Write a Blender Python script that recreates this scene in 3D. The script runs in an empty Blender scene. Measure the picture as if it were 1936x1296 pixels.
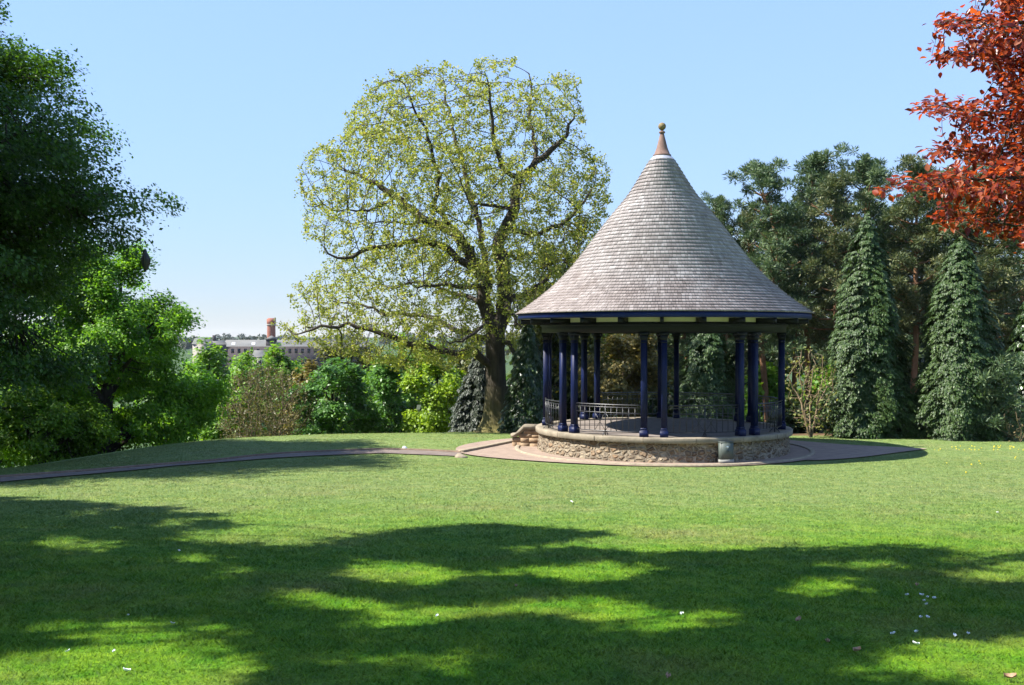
import bpy, math, random
import numpy as np
from mathutils import Vector

rng = np.random.default_rng(11)
random.seed(11)
SC = bpy.context.scene
COL = SC.collection
PI = math.pi
EYE = 1.65
F = 2000.0            # focal length in photo pixels (photo 1936 wide)

# ------------------------------------------------------------------ helpers
def nrm(v):
    return v / np.maximum(np.linalg.norm(v, axis=-1, keepdims=True), 1e-9)

def P(px, py, d):
    return np.array([(px - 968) / F * d, d, EYE + (640 - py) / F * d])

def mesh_np(name, V, faces, mat=None, smooth=False):
    """faces: list of (n,k) int arrays"""
    V = np.asarray(V, dtype=np.float32)
    me = bpy.data.meshes.new(name)
    me.vertices.add(len(V))
    me.vertices.foreach_set('co', V.ravel())
    faces = [np.asarray(f, dtype=np.int32) for f in faces if len(f)]
    loops = np.concatenate([f.ravel() for f in faces])
    starts = []; off = 0
    for f in faces:
        starts.append(off + np.arange(len(f)) * f.shape[1]); off += f.size
    starts = np.concatenate(starts).astype(np.int32)
    me.loops.add(len(loops)); me.loops.foreach_set('vertex_index', loops)
    me.polygons.add(len(starts)); me.polygons.foreach_set('loop_start', starts)
    if smooth:
        me.polygons.foreach_set('use_smooth', np.ones(len(starts), dtype=bool))
    me.update(calc_edges=True)
    if mat: me.materials.append(mat)
    return me

class MB:
    """collects shapes for one mesh"""
    def __init__(s): s.V = []; s.F = {}; s.n = 0
    def add(s, V, *faces):
        V = np.asarray(V, dtype=float).reshape(-1, 3)
        for f in faces:
            f = np.asarray(f, dtype=np.int64)
            if f.size: s.F.setdefault(f.shape[1], []).append(f + s.n)
        s.V.append(V); s.n += len(V)
    def box(s, c, size, rz=0.0, M=None):
        x, y, z = [q / 2 for q in size]
        v = np.array([[-x,-y,-z],[x,-y,-z],[x,y,-z],[-x,y,-z],[-x,-y,z],[x,-y,z],[x,y,z],[-x,y,z]])
        ca, sa = math.cos(rz), math.sin(rz)
        v = v @ np.array([[ca,sa,0],[-sa,ca,0],[0,0,1]])
        s.add(v + np.array(c), [[0,3,2,1],[4,5,6,7],[0,1,5,4],[1,2,6,5],[2,3,7,6],[3,0,4,7]])
    def prism(s, poly, z0, z1):
        n = len(poly); poly = np.asarray(poly, float)
        v = np.vstack([np.c_[poly, np.full(n, z0)], np.c_[poly, np.full(n, z1)]])
        s.add(v, [[i, (i+1) % n, n + (i+1) % n, n + i] for i in range(n)], [list(range(n))[::-1]], [list(range(n, 2*n))])
    def lathe(s, prof, n=64, a0=0.0, a1=2*PI, c=(0,0)):
        full = abs(a1 - a0 - 2*PI) < 1e-6
        m = n if full else n + 1
        a = a0 + (a1 - a0) * np.arange(m) / n
        pr = np.asarray(prof, float); k = len(pr)
        V = np.zeros((m, k, 3))
        V[:,:,0] = c[0] + np.sin(a)[:,None] * pr[:,0]
        V[:,:,1] = c[1] - np.cos(a)[:,None] * pr[:,0]
        V[:,:,2] = pr[:,1]
        fs = []
        for i in range(n):
            j = (i + 1) % m
            for q in range(k - 1):
                fs.append([i*k+q, j*k+q, j*k+q+1, i*k+q+1])
        s.add(V, fs)
    def tube(s, pts, rad, sides=6, cap=True):
        V, Fq, tip = tube_np(np.asarray(pts, float), np.asarray(rad, float) if np.ndim(rad) else np.full(len(pts), float(rad)), sides)
        s.add(V, Fq)
        if cap:
            n = len(V)
            s.F.setdefault(sides, []).append(np.array([list(range(n - sides, n))]) + s.n - n)
            s.F.setdefault(sides, []).append(np.array([list(range(sides))[::-1]]) + s.n - n)
    def mesh(s, name, mat, smooth=False):
        return mesh_np(name, np.vstack(s.V), [np.vstack(v) for v in s.F.values()], mat, smooth)
    def obj(s, name, mat, parent=None, smooth=False, loc=None):
        return link(name, s.mesh(name, mat, smooth), parent, loc)

def tube_np(p, r, sides):
    n = len(p)
    t = np.zeros_like(p); t[1:-1] = p[2:] - p[:-2]; t[0] = p[1] - p[0]; t[-1] = p[-1] - p[-2]
    t = nrm(t)
    m = nrm(t.mean(axis=0)[None])[0] if np.linalg.norm(t.mean(axis=0)) > 1e-6 else t[0]
    ref = np.array([0.31, 0.95, 0.05]) if abs(m[2]) > 0.7 else np.array([0.0, 0.02, 1.0])
    u = nrm(np.cross(t, ref)); w = np.cross(t, u)
    a = 2 * PI * np.arange(sides) / sides
    V = p[:,None,:] + r[:,None,None] * (np.cos(a)[None,:,None] * u[:,None,:] + np.sin(a)[None,:,None] * w[:,None,:])
    i = np.arange(n - 1)[:,None] * sides; j = np.arange(sides)[None,:]; j2 = (j + 1) % sides
    Fq = np.stack([i + j, i + j2, i + sides + j2, i + sides + j], axis=-1).reshape(-1, 4)
    return V.reshape(-1, 3), Fq, n

def link(name, me, parent=None, loc=None):
    o = bpy.data.objects.new(name, me); COL.objects.link(o)
    if parent is not None: o.parent = parent
    if loc is not None: o.location = [float(q) for q in loc]
    return o
def tag(o, label, cat, group=None):
    o['label'] = label; o['category'] = cat
    if group: o['group'] = group
    return o
def thing(name, label, cat, loc=(0,0,0), rz=0.0, group=None):
    o = bpy.data.objects.new(name, None); COL.objects.link(o)
    o.location = [float(q) for q in loc]; o.rotation_euler = (0, 0, rz); o.empty_display_size = .3
    return tag(o, label, cat, group)
def structure(o, kind='structure'):
    o['kind'] = kind; return o
def dup(root, loc, rz, sc, label=None, group=None):
    r = root.copy(); COL.objects.link(r)
    r.location = [float(q) for q in loc]; r.rotation_euler = (0, 0, rz); r.scale = sc
    if label: r['label'] = label
    if group: r['group'] = group
    for ch in list(root.children):
        c = ch.copy(); COL.objects.link(c); c.parent = r
        for g in list(ch.children):
            d = g.copy(); COL.objects.link(d); d.parent = c
    return r

def inpoly(x, y, poly):
    x = np.asarray(x); y = np.asarray(y); c = np.zeros(x.shape, bool); n = len(poly)
    for i in range(n):
        x1, y1 = poly[i]; x2, y2 = poly[(i + 1) % n]
        if y1 == y2: continue
        c ^= ((y1 > y) != (y2 > y)) & (x < (x2 - x1) * (y - y1) / (y2 - y1) + x1)
    return c

def ball(g, n):
    v = g.normal(size=(n, 3)); v /= np.maximum(np.linalg.norm(v, axis=1, keepdims=True), 1e-9)
    return v * (g.random((n, 1)) ** .45) * 1.75

def vnoise(p, scale, seed=0):
    """cheap smooth 3D value noise in [0,1]"""
    q = np.asarray(p, float) / scale + seed * 17.31 + 1000.0
    i = np.floor(q).astype(np.int64); f = q - i; f = f * f * (3 - 2 * f)
    def h(a, b, c):
        n = (a * 73856093) ^ (b * 19349663) ^ (c * 83492791)
        n = (n ^ (n >> 13)) * 1274126177
        return ((n ^ (n >> 16)) & 0xffff) / 65535.0
    r = 0
    for dx in (0, 1):
        for dy in (0, 1):
            for dz in (0, 1):
                w = (f[...,0] if dx else 1 - f[...,0]) * (f[...,1] if dy else 1 - f[...,1]) * (f[...,2] if dz else 1 - f[...,2])
                r = r + w * h(i[...,0] + dx, i[...,1] + dy, i[...,2] + dz)
    return r

def smooth01(t):
    t = np.clip(t, 0, 1); return t * t * (3 - 2 * t)

# ------------------------------------------------------------------ materials
def node_mat(name):
    m = bpy.data.materials.new(name); m.use_nodes = True
    nt = m.node_tree; nt.nodes.clear()
    return m, nt, nt.nodes, nt.links
def ramp(nodes, stops):
    r = nodes.new('ShaderNodeValToRGB'); cr = r.color_ramp
    while len(cr.elements) < len(stops): cr.elements.new(0.5)
    for e, (p, c) in zip(cr.elements, stops):
        e.position = p; e.color = (*c, 1)
    return r
def noise(nodes, links, vec, scale, detail=4, rough=.6):
    n = nodes.new('ShaderNodeTexNoise'); n.inputs['Scale'].default_value = scale
    n.inputs['Detail'].default_value = detail; n.inputs['Roughness'].default_value = rough
    if vec is not None: links.new(vec, n.inputs['Vector'])
    return n
def mixc(nodes, links, fac, a, b, mode='MIX'):
    m = nodes.new('ShaderNodeMix'); m.data_type = 'RGBA'; m.blend_type = mode
    for sock, v in ((m.inputs[0], fac), (m.inputs[6], a), (m.inputs[7], b)):
        if hasattr(v, 'links') or isinstance(v, bpy.types.NodeSocket): links.new(v, sock)
        elif isinstance(v, tuple): sock.default_value = (*v, 1)
        else: sock.default_value = v
    return m.outputs[2]
def bump(nodes, links, h, strength, dist):
    b = nodes.new('ShaderNodeBump'); b.inputs['Strength'].default_value = strength; b.inputs['Distance'].default_value = dist
    links.new(h, b.inputs['Height']); return b

def leaf_mat(name, stops, transl=.4, tcol=(1.35, 1.25, .55), clump=.35, clump_scale=1.2, rough=.5, spec=.35):
    """stops: colours picked per leaf; clumps differ a little in tone"""
    m, nt, N, L = node_mat(name)
    geo = N.new('ShaderNodeNewGeometry')
    rp = ramp(N, [(i / (len(stops) - 1), c) for i, c in enumerate(stops)])
    tc = N.new('ShaderNodeTexCoord')
    ns = noise(N, L, tc.outputs['Object'], clump_scale, 2, .5)
    ad = N.new('ShaderNodeMath'); ad.operation = 'MULTIPLY_ADD'; ad.inputs[1].default_value = clump * 2; ad.inputs[2].default_value = -clump
    L.new(ns.outputs[0], ad.inputs[0])
    a2 = N.new('ShaderNodeMath'); a2.operation = 'ADD'; a2.use_clamp = True
    L.new(geo.outputs['Random Per Island'], a2.inputs[0]); L.new(ad.outputs[0], a2.inputs[1])
    L.new(a2.outputs[0], rp.inputs[0])
    pb = N.new('ShaderNodeBsdfPrincipled'); pb.inputs['Roughness'].default_value = rough
    pb.inputs['Specular IOR Level'].default_value = spec
    L.new(rp.outputs[0], pb.inputs['Base Color'])
    tr = N.new('ShaderNodeBsdfTranslucent')
    L.new(mixc(N, L, 1.0, rp.outputs[0], tcol, 'MULTIPLY'), tr.inputs['Color'])
    mx = N.new('ShaderNodeMixShader'); mx.inputs[0].default_value = transl
    L.new(pb.outputs[0], mx.inputs[1]); L.new(tr.outputs[0], mx.inputs[2])
    out = N.new('ShaderNodeOutputMaterial'); L.new(mx.outputs[0], out.inputs[0])
    return m

def bark_mat(name, a, b, scale=6, moss=None):
    m, nt, N, L = node_mat(name)
    tc = N.new('ShaderNodeTexCoord')
    mp = N.new('ShaderNodeMapping'); mp.inputs['Scale'].default_value = (1, 1, .22); L.new(tc.outputs['Object'], mp.inputs[0])
    n1 = noise(N, L, mp.outputs[0], scale, 6, .65)
    rp = ramp(N, [(.3, a), (.7, b)]); L.new(n1.outputs[0], rp.inputs[0])
    col = rp.outputs[0]
    if moss:
        n2 = noise(N, L, tc.outputs['Object'], .9, 4, .6)
        sx = N.new('ShaderNodeSeparateXYZ'); L.new(tc.outputs['Object'], sx.inputs[0])
        mr = N.new('ShaderNodeMapRange'); mr.inputs[1].default_value = 2.2; mr.inputs[2].default_value = 0.0
        mr.inputs[3].default_value = 0; mr.inputs[4].default_value = 1.0; L.new(sx.outputs[2], mr.inputs[0])
        mu = N.new('ShaderNodeMath'); mu.operation = 'MULTIPLY'; L.new(mr.outputs[0], mu.inputs[0]); L.new(n2.outputs[0], mu.inputs[1])
        m2 = N.new('ShaderNodeMath'); m2.operation = 'MULTIPLY'; m2.use_clamp = True; m2.inputs[1].default_value = 1.7; L.new(mu.outputs[0], m2.inputs[0])
        col = mixc(N, L, m2.outputs[0], col, moss)
    pb = N.new('ShaderNodeBsdfPrincipled'); pb.inputs['Roughness'].default_value = .9
    pb.inputs['Specular IOR Level'].default_value = .2
    L.new(col, pb.inputs['Base Color'])
    L.new(bump(N, L, n1.outputs[0], .9, .05).outputs[0], pb.inputs['Normal'])
    out = N.new('ShaderNodeOutputMaterial'); L.new(pb.outputs[0], out.inputs[0])
    return m

def plain_mat(name, a, b=None, scale=8, rough=.6, spec=.4, bmp=0.0, bscale=None, stretch=(1,1,1), metal=0.0):
    m, nt, N, L = node_mat(name)
    tc = N.new('ShaderNodeTexCoord')
    mp = N.new('ShaderNodeMapping'); mp.inputs['Scale'].default_value = stretch; L.new(tc.outputs['Object'], mp.inputs[0])
    n1 = noise(N, L, mp.outputs[0], scale, 6, .65)
    rp = ramp(N, [(.3, a), (.7, b or a)]); L.new(n1.outputs[0], rp.inputs[0])
    pb = N.new('ShaderNodeBsdfPrincipled'); pb.inputs['Roughness'].default_value = rough
    pb.inputs['Specular IOR Level'].default_value = spec; pb.inputs['Metallic'].default_value = metal
    L.new(rp.outputs[0], pb.inputs['Base Color'])
    if bmp:
        n2 = noise(N, L, tc.outputs['Object'], bscale or scale * 4, 6, .7)
        L.new(bump(N, L, n2.outputs[0], bmp, .02).outputs[0], pb.inputs['Normal'])
    out = N.new('ShaderNodeOutputMaterial'); L.new(pb.outputs[0], out.inputs[0])
    return m

M = {}
M['oak_leaf'] = leaf_mat('oak_leaf', [(.16,.20,.03), (.24,.28,.045), (.32,.34,.085), (.28,.25,.08)], .48, (1.25,1.25,.5))
M['syc_leaf'] = leaf_mat('syc_leaf', [(.022,.062,.010), (.042,.105,.014), (.075,.16,.02)], .42, (1.6,1.5,.5))
M['lime_leaf'] = leaf_mat('lime_leaf', [(.07,.18,.014), (.13,.29,.022), (.22,.40,.04)], .52, (1.35,1.3,.45))
M['bright_leaf'] = leaf_mat('bright_leaf', [(.07,.16,.014), (.13,.26,.02), (.20,.34,.03)], .45, (1.3,1.25,.4))
M['yellow_leaf'] = leaf_mat('yellow_leaf', [(.13,.22,.012), (.21,.33,.018), (.30,.42,.03)], .45, (1.3,1.25,.4))
M['chestnut_leaf'] = leaf_mat('chestnut_leaf', [(.04,.115,.018), (.075,.18,.026), (.125,.26,.045)], .38, (1.4,1.4,.5), rough=.42)
M['brown_leaf'] = leaf_mat('brown_leaf', [(.13,.10,.045), (.17,.13,.05), (.16,.17,.035)], .25, (1.2,1.1,.6))
M['thorn_leaf'] = leaf_mat('thorn_leaf', [(.075,.065,.022), (.12,.105,.035), (.13,.15,.03)], .3, (1.2,1.1,.6))
M['olive_leaf'] = leaf_mat('olive_leaf', [(.06,.075,.012), (.1,.115,.018), (.16,.16,.03)], .35)
M['ivy_leaf'] = leaf_mat('ivy_leaf', [(.012,.032,.008), (.025,.055,.012), (.05,.085,.015)], .2, rough=.35, spec=.5)
M['cypress_leaf'] = leaf_mat('cypress_leaf', [(.018,.044,.009), (.036,.074,.015), (.078,.122,.03)], .22, (1.2,1.2,.7), clump=.3)
M['pine_leaf'] = leaf_mat('pine_leaf', [(.03,.062,.03), (.07,.118,.05), (.15,.2,.08)], .22, (1.1,1.1,.7), clump=.45, clump_scale=.7)
M['pine_old'] = leaf_mat('pine_old', [(.035,.058,.024), (.08,.11,.04), (.17,.17,.065)], .24, (1.1,1.1,.7), clump=.45, clump_scale=.7)
M['grey_leaf'] = leaf_mat('grey_leaf', [(.025,.036,.024), (.042,.054,.035), (.07,.082,.055)], .2)
M['gold_leaf'] = leaf_mat('gold_leaf', [(.12,.11,.03), (.19,.16,.045), (.26,.2,.06)], .35)
M['shrub_leaf'] = leaf_mat('shrub_leaf', [(.12,.14,.035), (.2,.22,.06), (.27,.26,.09)], .4)
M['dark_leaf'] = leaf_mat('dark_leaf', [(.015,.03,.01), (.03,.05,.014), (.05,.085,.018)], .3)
M['beech_leaf'] = leaf_mat('beech_leaf', [(.05,.010,.014), (.14,.022,.014), (.27,.052,.02), (.35,.11,.045)], .52, (1.75,1.15,.5), clump=.3, clump_scale=2.0, rough=.33, spec=.55)
M['oak_bark'] = bark_mat('oak_bark', (.022,.018,.013), (.07,.057,.042), 7, moss=(.17,.15,.05))
M['dark_bark'] = bark_mat('dark_bark', (.025,.021,.016), (.07,.058,.042), 7)
M['pine_bark'] = bark_mat('pine_bark', (.12,.06,.03), (.26,.145,.08), 8)
M['twig_bark'] = bark_mat('twig_bark', (.14,.10,.06), (.24,.18,.11), 8)
M['brown_twig'] = bark_mat('brown_twig', (.10,.075,.045), (.19,.14,.085), 8)

# ------------------------------------------------------------------ terrain
YB = [(-3000, 1.0), (-60, 1.0), (-12, .55), (0, 0), (10, -.57), (20, -1.155), (26.4, -1.50), (28.0, -1.65), (29.2, -1.72), (36, -1.76), (40, -1.98), (45, -2.36), (52, -2.8), (75, -3.6), (3000, -3.6)]
CREST = np.array([(-14,-60), (-13,-5), (-12.2,12), (-11.1,22.0), (-10.4,28.5), (-8.3,37), (-5.5,42.2), (-1.6,45.4), (4,46.6), (14,48), (40,54), (200,70)], float)
def base_y(y):
    xs = [a for a, _ in YB]; zs = [b for _, b in YB]
    r = 0
    for o, w in ((-1.2,.25), (-.6,.25), (0,.0), (.6,.25), (1.2,.25)):
        r = r + w * np.interp(y + o, xs, zs)
    return r
def crest_t(x, y):
    p = np.stack([x, y], -1); best = np.full(x.shape, 1e9); sgn = np.zeros(x.shape)
    for i in range(len(CREST) - 1):
        a, b = CREST[i], CREST[i+1]; ab = b - a
        t = np.clip(((p - a) @ ab) / (ab @ ab), 0, 1)
        q = a + t[..., None] * ab; d = np.linalg.norm(p - q, axis=-1)
        cr = ab[0] * (p[..., 1] - a[1]) - ab[1] * (p[..., 0] - a[0])
        up = d < best - 1e-9
        best = np.where(up, d, best); sgn = np.where(up, np.sign(cr), sgn)
    return best * sgn
def H(x, y):
    x = np.asarray(x, float); y = np.asarray(y, float)
    z = base_y(y)
    # level ground round the bandstand
    r = np.hypot(x - 4.573, y - 32.26)
    k = 1 - smooth01((r - 4.75) / 2.2)
    z = z * (1 - k) + (-1.74) * k
    t = np.maximum(crest_t(x, y), 0)
    drop = np.where(t < 5.5, .02 * t * t, .605 + .22 * (t - 5.5))
    drop = 15 * (1 - np.exp(-drop / 15))
    side = smooth01((14 - x) / 14) * .9 + .1
    z = z - drop * side
    dist = np.hypot(x, y)
    kf = smooth01((dist - 120) / 200)
    far = np.interp(dist, [0, 300, 700, 1400, 2300, 6000], [-16, -12, -9, -5, 2.5, 3.0]) \
        + 7 * (vnoise(np.stack([x, y, x * 0], -1), 420, 3) - .5) * smooth01((dist - 400) / 1200)
    z = z * (1 - kf) + far * kf
    z = z + .03 * (vnoise(np.stack([x, y, x * 0], -1), 2.6, 5) - .5) * (1 - smooth01((3.5 - abs(r - 0)) * 0 + (6.5 - r)))
    return z
def h1(x, y): return float(H(np.array([x]), np.array([y]))[0])
def ground_px(px, py):
    """world points on the ground seen at photo pixels"""
    px = np.atleast_1d(np.asarray(px, float)); py = np.atleast_1d(np.asarray(py, float))
    d = np.full(px.shape, 4.0); hit = np.zeros(px.shape, bool); out = d.copy()
    for _ in range(900):
        x = (px - 968) / F * d; z = EYE + (640 - py) / F * d
        below = z <= H(x, d)
        out = np.where(below & ~hit, d, out); hit |= below
        if hit.all(): break
        d = d + np.maximum(.05, d * .003)
    x = (px - 968) / F * out
    return np.stack([x, out, H(x, out)], -1)

def axis(lo, hi, step, far, g=1.13):
    a = list(np.arange(lo, hi + 1e-6, step)); s = step; q = hi
    while q < far: s *= g; q += s; a.append(q)
    s = step; q = lo
    while q > -far: s *= g; q -= s; a.insert(0, q)
    return np.array(a)
ax = axis(-22, 24, .25, 5000); ay = axis(-4, 56, .25, 5000)
GX, GY = np.meshgrid(ax, ay)
GV = np.stack([GX, GY, H(GX, GY)], -1).reshape(-1, 3)
nx = len(ax); ny = len(ay)
ii = (np.arange(ny - 1)[:,None] * nx + np.arange(nx - 1)[None,:]).ravel()
GF = np.stack([ii, ii + 1, ii + nx + 1, ii + nx], -1)

def grass_colour(N, L, pos):
    n1 = noise(N, L, pos, .42, 5, .68); n2 = noise(N, L, pos, 2.3, 5, .7); n3 = noise(N, L, pos, 30, 3, .7)
    c = ramp(N, [(.34, (.055,.168,.006)), (.64, (.140,.252,.014))]); L.new(n2.outputs[0], c.inputs[0])
    dry = ramp(N, [(.50, (0,0,0)), (.72, (1,1,1))]); L.new(n1.outputs[0], dry.inputs[0])
    mu = N.new('ShaderNodeMath'); mu.operation = 'MULTIPLY'; mu.inputs[1].default_value = .7; L.new(dry.outputs[0], mu.inputs[0])
    c0 = mixc(N, L, mu.outputs[0], c.outputs[0], (.19,.18,.05))
    sy = N.new('ShaderNodeSeparateXYZ'); L.new(pos, sy.inputs[0])
    wy = N.new('ShaderNodeMath'); wy.operation = 'MULTIPLY_ADD'; wy.inputs[1].default_value = 9.0; L.new(n1.outputs[0], wy.inputs[0]); L.new(sy.outputs[1], wy.inputs[2])
    my = N.new('ShaderNodeMapRange'); my.interpolation_type = 'SMOOTHSTEP'; my.inputs[1].default_value = 13.0; my.inputs[2].default_value = 24.0; my.inputs[4].default_value = .62; L.new(wy.outputs[0], my.inputs[0])
    c1 = mixc(N, L, my.outputs[0], c0, mixc(N, L, n2.outputs[0], (.135,.205,.075), (.27,.27,.15)))  # paler farther off: grazing sheen put into the colour as drier grass
    n5 = noise(N, L, pos, 5.5, 4, .7)
    mt = ramp(N, [(.34, (.67,.75,.66)), (.66, (1.14,1.06,1.12))]); L.new(n5.outputs[0], mt.inputs[0])
    c1 = mixc(N, L, 1.0, c1, mt.outputs[0], 'MULTIPLY')
    v = ramp(N, [(.3, (.62,.62,.62)), (.7, (1.3,1.3,1.3))]); L.new(n3.outputs[0], v.inputs[0])
    return c1, v.outputs[0], n3

m, nt, N, L = node_mat('lawn')
geo = N.new('ShaderNodeNewGeometry')
c1, v1, n3 = grass_colour(N, L, geo.outputs['Position'])
cg = mixc(N, L, 1.0, c1, v1, 'MULTIPLY')
# leaf litter under the wood
sx = N.new('ShaderNodeSeparateXYZ'); L.new(geo.outputs['Position'], sx.inputs[0])
n4 = noise(N, L, geo.outputs['Position'], .8, 4, .6)
ya = N.new('ShaderNodeMath'); ya.operation = 'MULTIPLY_ADD'; ya.inputs[1].default_value = 3.0; L.new(n4.outputs[0], ya.inputs[0]); L.new(sx.outputs[1], ya.inputs[2])
mr = N.new('ShaderNodeMapRange'); mr.inputs[1].default_value = 39.6; mr.inputs[2].default_value = 40.6; L.new(ya.outputs[0], mr.inputs[0])
mx_ = N.new('ShaderNodeMapRange'); mx_.inputs[1].default_value = 5.0; mx_.inputs[2].default_value = 7.5; L.new(sx.outputs[0], mx_.inputs[0])
mm = N.new('ShaderNodeMath'); mm.operation = 'MULTIPLY'; L.new(mr.outputs[0], mm.inputs[0]); L.new(mx_.outputs[0], mm.inputs[1])
lit = ramp(N, [(.35, (.06,.04,.02)), (.65, (.16,.10,.055))]); L.new(n4.outputs[0], lit.inputs[0])
cg = mixc(N, L, mm.outputs[0], cg, lit.outputs[0])
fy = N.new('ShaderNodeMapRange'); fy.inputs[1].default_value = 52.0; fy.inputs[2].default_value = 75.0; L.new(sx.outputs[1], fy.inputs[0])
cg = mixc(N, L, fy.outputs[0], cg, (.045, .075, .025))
pb = N.new('ShaderNodeBsdfPrincipled'); pb.inputs['Roughness'].default_value = .8; pb.inputs['Specular IOR Level'].default_value = .1
L.new(cg, pb.inputs['Base Color'])
nb = noise(N, L, geo.outputs['Position'], 22, 4, .75)
L.new(bump(N, L, nb.outputs[0], .8, .05).outputs[0], pb.inputs['Normal'])
out = N.new('ShaderNodeOutputMaterial'); L.new(pb.outputs[0], out.inputs[0])
M['lawn'] = m
ground = structure(link('ground', mesh_np('ground', GV, [GF], M['lawn'], True)))

# grass blades
m, nt, N, L = node_mat('grass_blades')
geo = N.new('ShaderNodeNewGeometry')
c1, v1, n3 = grass_colour(N, L, geo.outputs['Position'])
rv = ramp(N, [(0, (.72,.8,.7)), (.5, (1,1,1)), (.85, (1.18,1.12,1.0)), (1, (1.6,1.4,1.3))]); L.new(geo.outputs['Random Per Island'], rv.inputs[0])
cg = mixc(N, L, 1.0, c1, rv.outputs[0], 'MULTIPLY')
pb = N.new('ShaderNodeBsdfPrincipled'); pb.inputs['Roughness'].default_value = .55; pb.inputs['Specular IOR Level'].default_value = .12
L.new(cg, pb.inputs['Base Color'])
vm = N.new('ShaderNodeVectorMath'); vm.operation = 'MULTIPLY_ADD'; vm.inputs[1].default_value = (.28, .28, .28); vm.inputs[2].default_value = (0, 0, .7); L.new(geo.outputs['Normal'], vm.inputs[0])
vn = N.new('ShaderNodeVectorMath'); vn.operation = 'NORMALIZE'; L.new(vm.outputs[0], vn.inputs[0])
L.new(vn.outputs[0], pb.inputs['Normal'])
tr = N.new('ShaderNodeBsdfTranslucent'); L.new(mixc(N, L, 1.0, cg, (1.4,1.35,.6), 'MULTIPLY'), tr.inputs['Color'])
mx = N.new('ShaderNodeMixShader'); mx.inputs[0].default_value = .25
L.new(pb.outputs[0], mx.inputs[1]); L.new(tr.outputs[0], mx.inputs[2])
out = N.new('ShaderNodeOutputMaterial'); L.new(mx.outputs[0], out.inputs[0])
M['blades'] = m
def blades(n):
    u = rng.random(n)
    lo, hi = 4.0, 46.0; q = .62              # density falls with distance
    d = (lo**q + u * (hi**q - lo**q)) ** (1 / q)
    x = (rng.random(n) - .5) * (1.05 * d + 5)
    r = np.hypot(x - 4.573, d - 32.26)
    rag = vnoise(np.stack([x, d, x * 0], -1), .35, 8) - .5
    keep = (r > 5.3 + rag) & ~inpoly(x + .35 * rag, d - .16 + .6 * rag, PATH_POLY)
    keep &= (rng.random(n) < np.interp(d, [0, 30, 46], [1, 1, .4])) & (crest_t(x, d) < 3) & ~((x > 6.5) & (d > 37.5))
    x, d = x[keep], d[keep]; n = len(x)
    z = H(x, d)
    tall = vnoise(np.stack([x, d, x * 0], -1), .5, 2)
    hgt = (.014 + .024 * rng.random(n)) * (.7 + .7 * tall) * np.interp(d, [0, 9, 18, 30], [1.0, 1.0, .75, .6])
    w = .0038 * (d / 5.5) ** .8 * (.7 + .6 * rng.random(n))
    a = rng.random(n) * 2 * PI; la = rng.random(n) * 2 * PI; ln = hgt * (.4 + 1.9 * rng.random(n))
    B = np.stack([x, d, z - .004], -1)
    W = np.stack([np.cos(a), np.sin(a), 0 * a], -1) * w[:,None]
    T = B + np.stack([np.cos(la) * ln, np.sin(la) * ln, hgt], -1)
    V = np.stack([B - W, B + W, T], 1).reshape(-1, 3)
    return V, np.arange(n * 3).reshape(-1, 3)

# ------------------------------------------------------------------ paths
def spline(pts, n=12):
    pts = np.asarray(pts, float); out = []
    q = np.vstack([2 * pts[0] - pts[1], pts, 2 * pts[-1] - pts[-2]])
    for i in range(1, len(q) - 2):
        p0, p1, p2, p3 = q[i-1], q[i], q[i+1], q[i+2]
        for t in np.arange(n) / n:
            out.append(.5 * ((2*p1) + (-p0+p2)*t + (2*p0-5*p1+4*p2-p3)*t*t + (-p0+3*p1-3*p2+p3)*t**3))
    out.append(pts[-1]); return np.array(out)
BC = np.array([4.573, 32.26])
far_px = [(-260,924), (0,906), (250,886), (480,865), (690,853.5), (780,854), (872,858)]
near_px = [(-260,938), (0,914), (250,891.5), (480,871), (690,860), (780,861), (872,865)]
FAR = spline(ground_px([a for a,_ in far_px], [b for _,b in far_px])[:, :2])
NEAR = spline(ground_px([a for a,_ in near_px], [b for _,b in near_px])[:, :2])
PATH_POLY = [tuple(q) for q in FAR] + [tuple(q) for q in NEAR[::-1]]
asphalt = plain_mat('asphalt', (.20,.148,.115), (.285,.215,.165), 3, .9, .2, .5, 60)
def ribbon(mb, A, B, m=8, lift=.012):
    n = len(A); t = np.linspace(0, 1, m)
    G = A[:,None,:] * (1 - t)[None,:,None] + B[:,None,:] * t[None,:,None]
    V = np.concatenate([G, (H(G[...,0], G[...,1]) + lift)[...,None]], -1)
    i = (np.arange(n - 1)[:,None] * m + np.arange(m - 1)[None,:]).ravel()
    mb.add(V, np.stack([i, i + m, i + m + 1, i + 1], -1))
pm = MB(); ribbon(pm, NEAR, FAR, 9, .03)
# apron round the bandstand: radius by angle (0 towards the camera, + to the right)
ANG = [-180, -150, -120, -100, -85, -70, -55, -40, -25, 0, 30, 60, 75, 85, 95, 105, 120, 150, 180]
RAD = [4.9, 5.2, 5.8, 6.2, 6.35, 6.1, 5.3, 4.8, 4.6, 4.52, 4.55, 4.75, 5.4, 6.1, 6.2, 5.8, 5.2, 4.9, 4.9]
aa = np.radians(np.linspace(-180, 180, 181)); rr = np.interp(np.degrees(aa), ANG, RAD)
rr = np.convolve(np.r_[rr[-6:-1], rr, rr[1:6]], np.ones(11) / 11, 'valid')
Ao = np.c_[BC[0] + np.sin(aa) * rr, BC[1] - np.cos(aa) * rr]; Ai = np.c_[BC[0] + np.sin(aa) * 3.4, BC[1] - np.cos(aa) * 3.4]
pm2 = MB(); ribbon(pm2, Ai, Ao, 12, .035)
rp_far = spline(ground_px([1480,1560,1640,1700,1752], [836,840,845,847.8,850.2])[:, :2], 8)
rp_near = spline(ground_px([1480,1560,1630,1695,1752], [872,872,866.5,858,851])[:, :2], 8)
pm3 = MB(); ribbon(pm3, rp_near, rp_far, 8, .031)
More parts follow.
